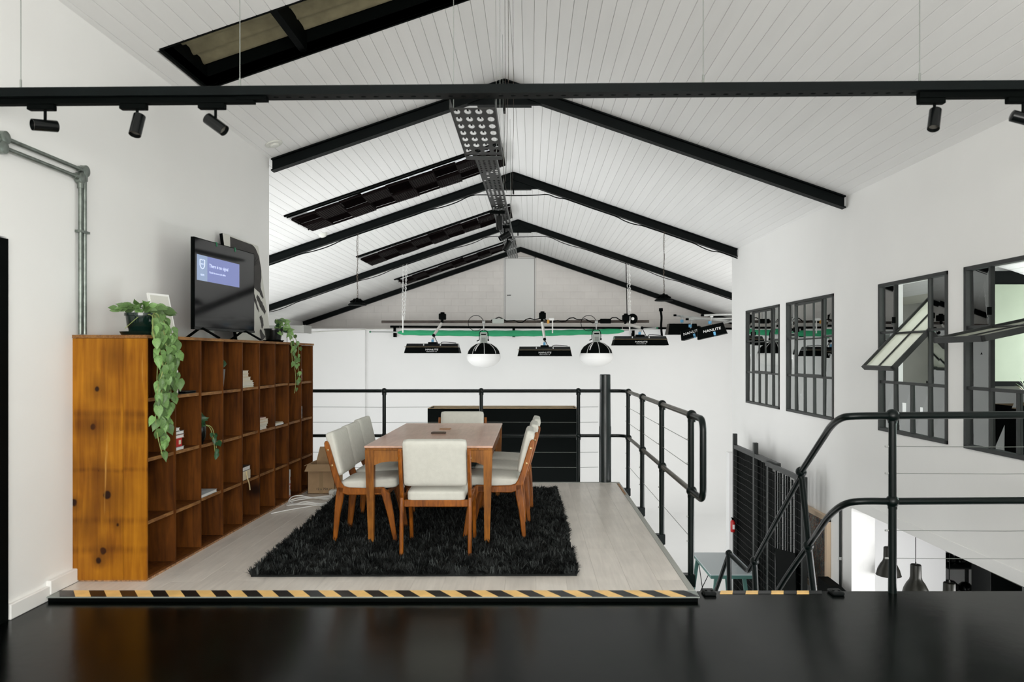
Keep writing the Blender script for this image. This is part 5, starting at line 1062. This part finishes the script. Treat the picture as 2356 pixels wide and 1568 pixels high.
def strip_light(label, u0, u1, v0, v1, Y, ua, va, kink):
    a, b = P(u0, v1, Y), P(u1, v0, Y); c = Vector(((a.x+b.x)/2, Y, b.z)); w_ = (b.x-a.x)/2; h_ = b.z-a.z
    s_ = thing('softbox_light', label, 'studio light', (c.x, Y, c.z), 'long black strip softboxes')
    zt = c.z; zb = a.z; zm = zt-h_*.35
    m = MB()
    m.hexa([(c.x-w_*.95, Y-.20, zm), (c.x+w_*.95, Y-.20, zm), (c.x+w_*.95, Y+.20, zm), (c.x-w_*.95, Y+.20, zm), (c.x-w_*.93, Y-.13, zt), (c.x+w_*.93, Y-.13, zt), (c.x+w_*.93, Y+.13, zt), (c.x-w_*.93, Y+.13, zt)])
    m.build('light_panel', gloss_black_m, s_)
    m = MB(); zg = zm-.006
    m.hexa([(c.x-w_, Y-.26, zb), (c.x+w_, Y-.26, zb), (c.x+w_, Y+.26, zb), (c.x-w_, Y+.26, zb), (c.x-w_*.95, Y-.205, zg), (c.x+w_*.95, Y-.205, zg), (c.x+w_*.95, Y+.205, zg), (c.x-w_*.95, Y+.205, zg)]); sb_ = m.build('softbox', black_m, s_)
    m = MB(); m.tube([(c.x-w_*.99, Y-.21, zm), (c.x+w_*.96, Y-.21, zm)], .006, 5); m.build('piping', M_('piping_brown', (.10, .07, .03), .6) if 'piping_brown' not in bpy.data.materials else bpy.data.materials['piping_brown'], s_)
    hh = zm-zb; ang = PI/2-math.atan2(.055, hh)
    text('brand_lettering', 'NANLITE', hh*.40, print_m, sb_, (c.x, Y-.238, zb+hh*.55), (ang, 0, 0), 'CENTER', .001, .1, 1.25)
    text('brand_lettering', 'Softbox PavoSlim 120', hh*.17, print_m, sb_, (c.x, Y-.252, zb+hh*.24), (ang, 0, 0), 'CENTER', .001, 0, 1.1)
    m = MB(); m.box(c.x-.09, c.x+.09, Y-.15, Y+.02, zt-.05, zt+.03); m.build('bracket', black_m, s_)
    for k in (-.19, .17): m = MB(); m.box(c.x+k, c.x+k+.02, Y-.175, Y-.13, zt-.055, zt-.01); m.build('catch', grey_m, s_)
    m = MB(); m.box(c.x-.03, c.x+.02, Y-.06, Y-.02, zt+.03, zt+.09); m.build('blue_tape', blue_m, s_)
    jt = P(kink[0], kink[1], Y); tp = P(ua, va, Y)
    m = MB(); m.tube([(c.x, Y-.03, zt), jt], .012, 8); m.lathe([(.03, -.02), (.03, .02)], (c.x, Y-.03, (zt+jt.z)/2), 8, (1, 0, 0)); m.build('spigot', grey_m, s_)
    m = MB(); m.tube([jt, tp], .030, 8); m.build('boom_arm', M_('silver_arm', (.48, .47, .44), .35, metal=.4) if 'silver_arm' not in bpy.data.materials else bpy.data.materials['silver_arm'], s_)
    m = MB(); m.lathe([(.035, -.03), (.035, .03)], jt, 10, (0, 1, 0)); m.build('knuckle', black_m, s_)
    q = P(ua+1, va-12, Y); m = MB(); m.rbox(q.x-.075, q.x+.075, Y-.08, Y+.08, q.z-.05, q.z+.085, .02, 2); m.lathe([(.04, 0), (.05, .02), (.03, .03)], (q.x, Y, q.z+.085), 10); m.tube([tp, q], .03, 8); m.build('clamp_motor', black_m, s_)
    m = MB(); m.tube(smooth_path([jt, jt+Vector((.12, 0, -.22)), (c.x+w_*.35, Y-.02, zt+.03), (c.x+w_*.85, Y-.02, zt+.012)], 5), .008, 5); m.build('cable', black_m, s_)
strip_light('long black strip softbox at the left end of the studio rig', 934, 1059, 790, 812, 16.0, 1017, 742, (998, 771))
strip_light('long black strip softbox hanging lowest, in the middle of the studio rig', 1191, 1315, 797, 819, 16.0, 1247, 740, (1253, 780))
strip_light('long black strip softbox at the right end of the studio rig', 1409, 1534, 773, 794, 16.0, 1439, 745, (1477, 754))
def lantern(label, u, v0, v1, Y):
    s_ = thing('lantern_light', label, 'studio light', P(u, 742, Y), 'ball lantern studio lights'); top = P(u, v0, Y)
    hood = P(u, v0+2, Y).z; R_ = .345; rim = hood-.255; cx_ = top.x
    pr = [(.07, 0), (.18, -.035), (.28, -.105), (.335, -.18), (.355, -.25)]
    for k in range(8):
        a0, a1 = 2*PI*k/8+.1, 2*PI*(k+1)/8+.1; m = MB(); vs = []
        for r, z_ in pr: vs += [(cx_+r*math.cos(a0), Y+r*math.sin(a0), hood+z_), (cx_+r*math.cos(a1), Y+r*math.sin(a1), hood+z_)]
        m.add(vs, [(2*i, 2*i+1, 2*i+3, 2*i+2) for i in range(4)], True); m.build('hood_panel', black_m, s_)
        m = MB(); m.tube([(cx_+r*math.cos(a0)*1.005, Y+r*math.sin(a0)*1.005, hood+z_+.002) for r, z_ in pr], .0045, 5); m.build('hood_rib', white_m, s_)
    m = MB(); m.lathe([(.372*math.cos(a), rim-hood-.055-.235*math.sin(a)) for a in [PI/2*.999-(PI/2+.26)*i/12 for i in range(13)]], (cx_, Y, hood), 32); m.build('diffuser_ball', diff_m, s_)
    m = MB(); z0 = hood-.01; m.rbox(cx_-.075, cx_+.075, Y-.07, Y+.07, z0, z0+.24, .012, 2); lb = m.build('lamp_head', fix_grey_m, s_)
    m = MB(); m.box(cx_-.055, cx_+.055, Y-.073, Y-.068, z0+.175, z0+.205); m.lathe([(.072, 0), (.072, .02)], (cx_, Y, z0-.012), 20); m.build('vent_panel', black_m, lb)
    m = MB(); m.box(cx_-.045, cx_+.045, Y-.073, Y-.068, z0+.03, z0+.12); m.build('display', M_('panel_grey', (.20, .22, .20), .5) if 'panel_grey' not in bpy.data.materials else bpy.data.materials['panel_grey'], lb)
    m = MB(); m.tube(smooth_path([(cx_-.095, Y, z0+.07), (cx_-.095, Y, z0+.20), (cx_-.06, Y, z0+.27), (cx_, Y, z0+.285), (cx_+.06, Y, z0+.27), (cx_+.095, Y, z0+.20), (cx_+.095, Y, z0+.07)], 4), .009, 6); m.build('yoke', black_m, s_)
    m = MB(); m.tube([(cx_-.10, Y, z0+.07), (cx_-.15, Y-.02, z0+.045)], .012, 6); m.lathe([(.022, 0), (.022, .03)], (cx_+.085, Y, z0+.07), 8, (1, 0, 0)); m.build('locking_handle', black_m, s_)
    m = MB(); m.tube([(cx_, Y, z0+.28), (cx_, Y, P(0, 737, Y).z)], .013, 8); m.lathe([(.045, -.03), (.045, .03)], P(u, 741, Y), 12, (1, 0, 0)); m.build('pipe_clamp', grey_m, s_)
    m = MB(); c0 = P(u, 741, Y); m.tube([c0+Vector((-.0+.17*math.cos(a)-.17, -.03, .17*math.sin(a)-.02)) for a in [2*PI*i/16 for i in range(15)]], .007, 5); m.build('cable', black_m, s_)
    m = MB(); a = 4.2; pts = [(cx_+r*math.cos(a)*1.02, Y+r*math.sin(a)*1.02, hood+z_) for r, z_ in pr[1:4]]; m.tube(pts, [.010, .013, .010], 4); m.build('printed_logo', print_m, s_)
lantern('white ball lantern light under a black hood, left of the rig centre', 1113, 786, 845, 16.2)
lantern('white ball lantern light under a black hood, right of the rig centre', 1372, 784, 842, 16.2)
# right side lights
def small_soft(label, u, v, Y, w_, h_, yaw, roll, topv, endm=None):
    c = P(u, v, Y); s_ = thing('barn_light', label, 'studio light', c, 'small black softboxes at the right')
    Mx = Matrix.Translation(c) @ Matrix.Rotation(yaw, 4, 'Z') @ Matrix.Rotation(roll, 4, 'Y')
    def hx(pts): return [Mx @ Vector(p) for p in pts]
    m = MB(); m.hexa(hx([(-w_*.55, -.2, -h_/2), (w_*.55, -.2, -h_/2), (w_*.55, .2, -h_/2), (-w_*.55, .2, -h_/2), (-w_*.48, -.13, h_/2), (w_*.48, -.13, h_/2), (w_*.48, .13, h_/2), (-w_*.48, .13, h_/2)])); sb_ = m.build('softbox', black_m, s_)
    m = MB(); m.hexa(hx([(-w_*.56, -.19, -h_/2), (-w_*.555, -.19, -h_/2), (-w_*.555, .19, -h_/2), (-w_*.56, .19, -h_/2), (-w_*.49, -.12, h_/2), (-w_*.485, -.12, h_/2), (-w_*.485, .12, h_/2), (-w_*.49, .12, h_/2)])); m.build('end_flap', M_('brown_flap', (.07, .06, .05), .7) if 'brown_flap' not in bpy.data.materials else bpy.data.materials['brown_flap'], s_)
    e = (Mx.to_3x3() @ Matrix.Rotation(PI/2-.15, 3, 'X')).to_euler(); p = Mx @ Vector((.02, -.175, .01))
    if endm: text('brand_lettering', 'NANLITE', .075, print_m, sb_, p, e, 'CENTER', .001, .1, 1.2); m = MB(); m.obox(Mx @ Vector((.06, -.19, -.08)), Mx.to_3x3() @ Vector((.022, 0, 0)), Mx.to_3x3() @ Vector((0, .006, 0)), Mx.to_3x3() @ Vector((0, 0, .045))); m.build('blue_tape', blue_m, s_)
    m = MB(); tp = P(u, topv, Y); m.tube([Mx @ Vector((0, 0, h_/2)), tp], .014, 8); m.lathe([(.03, -.03), (.03, .03)], tp, 8, (1, 0, 0)); m.build('spigot', grey_m, s_)
    m = MB(); m.lathe([(.035, 0), (.035, .06)], (Mx @ Vector((0, 0, h_/2+.03))), 8); m.build('blue_collar', blue_m, s_)
small_soft('plain black softbox, leftmost of three under the right-hand poles', 1569, 757, 16.4, .62, .24, 0, 0, 727)
small_soft('small tilted black softbox with blue tape, middle of three at the right', 1592, 766, 15.8, .42, .20, -.35, -.28, 735, 1)
small_soft('tilted black softbox with blue tape, rightmost of three at the right', 1637, 761, 15.4, .55, .24, -.3, -.22, 727, 1)
for i, (a, b, lab) in enumerate((((1552, 725, 16.4), (1700, 741, 17.2), 'thin pale pole sloping right above the leftmost small softbox'), ((1580, 734, 15.8), (1705, 732, 15.8), 'middle pale pole carrying the middle small softbox'), ((1615, 725, 15.4), (1705, 722, 15.4), 'upper pale pole carrying the rightmost small softbox'), ((1640, 748, 17.0), (1708, 732, 15.2), 'lower pale pole behind the rightmost small softbox'))):
    q = thing('light_pole', lab, 'pole', P(*a), 'pale lighting poles at the right'); m = MB(); m.tube([P(*a), P(*b), P(*b)+Vector((.9, .1, 0))], .020, 10); m.build('tube', grey_m, q); m = MB(); m.lathe([(.024, -.02), (.024, .04)], P(*a), 8, (1, 0, 0)); m.build('end_cap', black_m, q)
q = thing('hanging_strap', 'black strap hanging on the gable wall right of the softboxes', 'strap', P(1521, 740, 19.3)); m = MB(); m.tube(smooth_path([P(1520, 714, 19.45), P(1522, 730, 19.4), P(1521, 750, 19.3), P(1523, 772, 19.3)], 4), .03, 6); m.build('strap', black_m, q); m = MB(); a = P(1521, 713, 19.45); m.box(a.x-.05, a.x+.04, 19.40, 19.5, a.z-.03, a.z+.05); m.build('hook', black_m, q)
# eave box and loose cable at far left
q = thing('duct_box', 'grey metal duct box under the left eave beside the small plant', 'box', P(690, 765, 17.5)); m = MB(); a, b = P(668, 765, 17.5), P(702, 749, 17.5); m.box(a.x-.5, b.x, 17.3, 17.9, a.z, b.z); m.build('duct', M_('duct_grey', (.33, .33, .31), .5), q); m = MB(); m.box(b.x, b.x+.03, 17.3, 17.9, a.z-.01, b.z+.01); m.build('end_plate', bpy.data.materials['duct_grey'], q)
q = thing('loose_cable', 'loose pale cable drooping along the far left wall top', 'cable', P(712, 757, 18)); m = MB(); m.tube(smooth_path([P(703, 748, 17.6), P(706, 757, 17.8), P(716, 763, 18.2), P(760, 761, 19.2), P(860, 757, 19.34), P(905, 757, 19.34)], 6), .012, 5); m.tube(smooth_path([P(700, 750, 17.6), P(703, 761, 17.8), P(716, 763, 18.2)], 6), .012, 5); m.build('cord', M_('pale_cord', (.62, .62, .58), .6), q)

# ---------------------------------------------------------------- gate, extinguisher, drafting table, painting, lower room
GX = 3.20
gt = thing('steel_gate', 'tall black slatted gate panels with wires standing before the right wall', 'gate', (GX, 10.1, GZ))
def gpost(y_, z1, w_=.055): m = MB(); m.box(GX-.03, GX+.03, y_-w_/2, y_+w_/2, GZ, z1); m.build('post', frame_m, gt)
gpost(11.60, .20); gpost(10.54, .18, .07); gpost(9.92, -.01, .07); gpost(8.66, .0, .05)
m = MB(); m.box(GX-.028, GX+.028, 9.55, 11.6, -.03, .03); m.build('top_rail', frame_m, gt); m = MB(); m.box(GX-.06, GX-.03, 8.66, 9.92, -.05, .01); m.build('top_rail', frame_m, gt)
rs = random.Random(8); y_ = 11.56
while y_ > 10.0:
    w_ = .098; 
    if y_ < 10.5: w_ = .065
    gap = .004 if y_ > 10.5 else .026
    m = MB(); m.box(GX+.02, GX+.026, y_-w_, y_, GZ+.02, -.03-(.0 if y_ > 10.5 else rs.random()*.03)); m.build('slat', black_m, gt); y_ -= w_+gap
y_ = 9.88
for w_, g in ((.10, .012), (.13, .035), (.055, .03), (.06, .02), (.075, .045), (.05, .03), (.05, .02), (.085, .045), (.06, .04), (.10, .01), (.12, .01)):
    m = MB(); m.box(GX-.02, GX-.014, y_-w_*.88, y_, GZ+.02, -.05-rs.random()*.05); m.build('slat', black_m, gt); y_ -= w_*.88+g*1.35
for k in range(26):
    z_ = -.12-k*.095; m = MB(); pts = [(GX-.035, 11.58-(11.58-8.68)*i/24, z_+rs.uniform(-.006, .006)) for i in range(25)]; m.tube(pts, .0022, 4); m.build('wire', frame_m, gt)
m = MB(); m.prism([(GX-.07, 9.50, -1.05), (GX-.07, 8.75, -.92), (GX-.07, 8.72, -1.75), (GX-.07, 9.30, -1.95)], (.012, 0, 0)); m.build('cover_board', black_m, gt)
q = thing('fire_extinguisher', 'small red fire extinguisher hung beside the black gate', 'fire extinguisher', P(1686, 1220, 11.5))
a = P(1686, 1223, 11.5); m = MB(); m.lathe([(.030, 0), (.036, .01), (.036, .16), (.02, .185), (.012, .19)], a, 16); m.build('cylinder', red_m, q); m = MB(); m.rbox(a.x-.015, a.x+.015, 11.48, 11.52, a.z+.19, a.z+.215, .003, 1); m.tube([(a.x, 11.5, a.z+.215), (a.x-.03, 11.48, a.z+.23)], .006, 6); m.build('valve', black_m, q)
m = MB(); m.tube([(a.x+.01, 11.48, a.z+.20), (a.x+.045, 11.46, a.z+.12), (a.x+.04, 11.46, a.z+.04)], .006, 6); m.build('hose', black_m, q); m = MB(); m.box(a.x-.012, a.x+.018, 11.46, 11.466, a.z+.05, a.z+.12); m.build('label', white_m, q)
m = MB(); m.box(a.x-.01, GX-.02, 11.535, 11.56, a.z+.06, a.z+.09); m.build('bracket', black_m, q)
q = thing('trestle_table', 'pale topped teal trestle table on the hall floor by the stairs', 'table', (2.75, 10.8, GZ))
dx0, dx1, dy0, dy1, dz_ = 2.475, 3.10, 10.20, 11.36, -1.60
m = MB(); m.rbox(dx0, dx1, dy0, dy1, dz_-.012, dz_, .003, 1); m.build('table_top', whitetop_m, q)
m = MB(); m.box(dx0+.01, dx1-.01, dy0+.008, dy1-.01, dz_-.06, dz_-.012); m.build('apron', teal_m, q)
for (x0, y0, xe, ye) in ((dx0+.10, dy0+.08, dx0+.0, dy0-.02), (dx1-.14, dy0+.08, dx1-.04, dy0-.02), (dx0+.07, dy1-.08, dx0-.04, dy1-.0), (dx1-.14, dy1-.08, dx1-.04, dy1+.02)):
    m = MB(); m.beam((x0, y0, dz_-.05), (xe, ye, GZ), .05, .04, (0, 1, 0)); m.build('leg', teal_m, q)
m = MB(); m.tube([(dx0+.06, dy1-.15, dz_-.06), (dx0+.02, dy0+.3, GZ+.25)], .006, 5); m.tube([(dx0+.06, dy0+.3, dz_-.06), (dx0+.02, dy1-.15, GZ+.25)], .006, 5); m.build('brace_wire', black_m, q)
# painting
def abstract():
    mm = bpy.data.materials.new('abstract_oil_painting'); mm.use_nodes = True; nt = mm.node_tree; b = nt.nodes['Principled BSDF']; N = nt.nodes.new; L = nt.links.new
    tc = N('ShaderNodeTexCoord'); mp = N('ShaderNodeMapping'); mp.inputs['Rotation'].default_value = (.5, 0, 0); mp.inputs['Scale'].default_value = (1, 3.4, 1.3); L(tc.outputs['Object'], mp.inputs[0])
    nz = N('ShaderNodeTexNoise'); nz.inputs['Scale'].default_value = 5.5; nz.inputs['Detail'].default_value = 3; nz.inputs['Distortion'].default_value = 2.2; L(mp.outputs[0], nz.inputs[0])
    r = N('ShaderNodeValToRGB'); r.color_ramp.interpolation = 'CONSTANT'; e = r.color_ramp.elements
    cols = [(0, (.01, .02, .04)), (.36, (.30, .30, .25)), (.40, (.02, .05, .07)), (.46, (.38, .14, .05)), (.49, (.015, .02, .03)), (.53, (.22, .26, .22)), (.56, (.03, .07, .08)), (.61, (.42, .36, .25)), (.645, (.02, .03, .04))]
    e[0].color = (*cols[0][1], 1); e[1].position = cols[1][0]; e[1].color = (*cols[1][1], 1)
    for p_, c in cols[2:]: x_ = e.new(p_); x_.color = (*c, 1)
    L(nz.outputs[0], r.inputs[0]); L(r.outputs[0], b.inputs['Base Color']); b.inputs['Roughness'].default_value = .6; return mm
q = thing('framed_painting', 'large dark abstract painting in a pale wooden frame on the lower right wall', 'painting', (WX(8.9), 8.9, -1.35))
pa, pb, pz0, pz1 = 8.56, 9.36, -1.40, -.445
for (y0, y1, z0, z1) in ((pa, pb, pz1-.06, pz1), (pa, pb, pz0, pz0+.06), (pa, pa+.06, pz0, pz1), (pb-.06, pb, pz0, pz1)): m = MB(); wbox(m, y0, y1, z0, z1, -.05, -.003); m.build('frame_side', M_('pale_wood_frame', (.62, .48, .34), .6) if 'pale_wood_frame' not in bpy.data.materials else bpy.data.materials['pale_wood_frame'], q)
m = MB(); wbox(m, pa+.06, pb-.06, pz0+.06, pz1-.06, -.030, -.006); m.build('canvas', abstract(), q)
q = thing('wall_conduit', 'vertical dark conduit on the lower wall between painting and opening', 'conduit', (WX(8.27)-.02, 8.27, GZ)); m = MB(); m.tube([(WX(8.27)-.018, 8.27, -.25), (WX(8.27)-.018, 8.27, GZ+.01)], .014, 10); m.build('pipe', frame_m, q)
m = MB(); m.tube([(WX(8.27)-.018, 8.27, -.83), (WX(8.27)-.018, 8.27, -.86)], .018, 10); m.build('coupling', grey_m, q)
q = thing('black_case', 'black upright case with sloping top against the lower right wall', 'case', (3.3, 8.2, GZ)); m = MB(); m.prism([(3.20, 7.95, GZ+.001), (3.46, 7.95, GZ+.001), (3.46, 7.95, -1.18), (3.34, 7.95, -1.06), (3.22, 7.95, -1.06)], (0, .36, 0)); m.build('case_body', black_m, q); m = MB(); m.box(3.24, 3.42, 7.935, 7.95, GZ+.2, -1.3); m.build('case_front', steel_m, q)
# lower room
m = MB(); m.box(WX(9.6)+TH, 5.33, 9.5, 9.65, GZ, -.26); m.box(3.3, 9.0, 12.3, 12.5, GZ, -.2) ; m.box(8.8, 9.0, 2.0, 12.3, GZ, -.2); m.box(3.8, 9.0, 2.0, 2.2, GZ, -.2); struct('wall_lower_room', m, far_m)
m = MB(); m.box(WX(8)+TH, 9.0, 2.0, 12.4, -.30, -.235); struct('ceiling_lower_room', m, far_m)
def pendant(label, x_, y_, zt):
    s_ = thing('bell_pendant', label, 'pendant lamp', (x_, y_, zt-.31), 'bell pendants in the lower room')
    m = MB(); m.lathe([(.130, -.300), (.124, -.290), (.112, -.24), (.085, -.185), (.060, -.15), (.052, -.12), (.050, -.006), (.046, 0), (.008, .002), (.006, .025)], (x_, y_, zt), 32); m.v = m.v; m.build('shade', pendant_m, s_)
    m = MB(); m.tube([(x_, y_, zt+.02), (x_, y_, -.30)], .0035, 6); m.build('cord', black_m, s_)
    m = MB(); m.ball((x_, y_, zt-.24), .035, 12); m.build('bulb', white_m, s_)
pendant('bell-shaped dark pendant lamp farthest away, behind the rail post', 3.86, 7.98, -.645)
pendant('bell-shaped dark pendant lamp right of the rail post, middle of three', 3.80, 7.30, -.640)
pendant('nearest bell-shaped dark pendant lamp, only its cap showing', 3.735, 6.60, -.605)
q = thing('storage_rack', 'dark metal rack of black bowls and domes in the lower room', 'rack', (6.2, 10.6, GZ))
for x_ in (5.88, 6.22, 6.62): m = MB(); m.box(x_, x_+.03, 10.55, 10.6, GZ, -1.0); m.build('upright', frame_m, q)
for z_ in (-1.55, -1.95, -2.3): m = MB(); m.box(5.85, 6.68, 10.35, 10.75, z_-.02, z_); m.build('shelf', frame_m, q)
rk = random.Random(2)
for i, (x_, z_, r) in enumerate(((5.95, -1.549, .11), (6.12, -1.549, .09), (6.32, -1.549, .10), (6.52, -1.549, .09), (5.98, -1.949, .12), (6.2, -1.949, .10))):
    s_ = MB(); s_.lathe([(r*.55, 0), (r, r*.5), (r*.96, r*.9), (r*.5, r*1.35), (.001, r*1.45)], (x_, 10.55, z_), 16); tag(s_.build('dark_bowl', gloss_black_m), ['glossy black dome at the left end of the lower-room rack', 'glossy black dome second from left on the lower-room rack', 'glossy black dome third from left on the lower-room rack', 'glossy black dome at the right end of the lower-room rack', 'glossy black dome low left on the lower-room rack', 'glossy black dome low right on the lower-room rack'][i], 'bowl', 'black domes on the lower-room rack')
m = MB(); m.tube(arc((6.02, 10.6, -1.28), 0, PI, .17, (1, 0, 0), (0, 0, 1), 14), .014, 6); m.build('hoop', black_m, q)
q = thing('dark_cabinet', 'plain dark cabinet at the right of the lower-room rack', 'cabinet', (6.0, 9.4, GZ)); m = MB(); m.box(5.78, 6.18, 9.3, 9.7, GZ, -1.28); m.build('carcass', M_('dark_cabinet_grey', (.03, .032, .032), .5), q); m = MB(); m.box(5.79, 6.17, 9.285, 9.3, GZ+.05, -1.30); m.build('door', black_m, q)
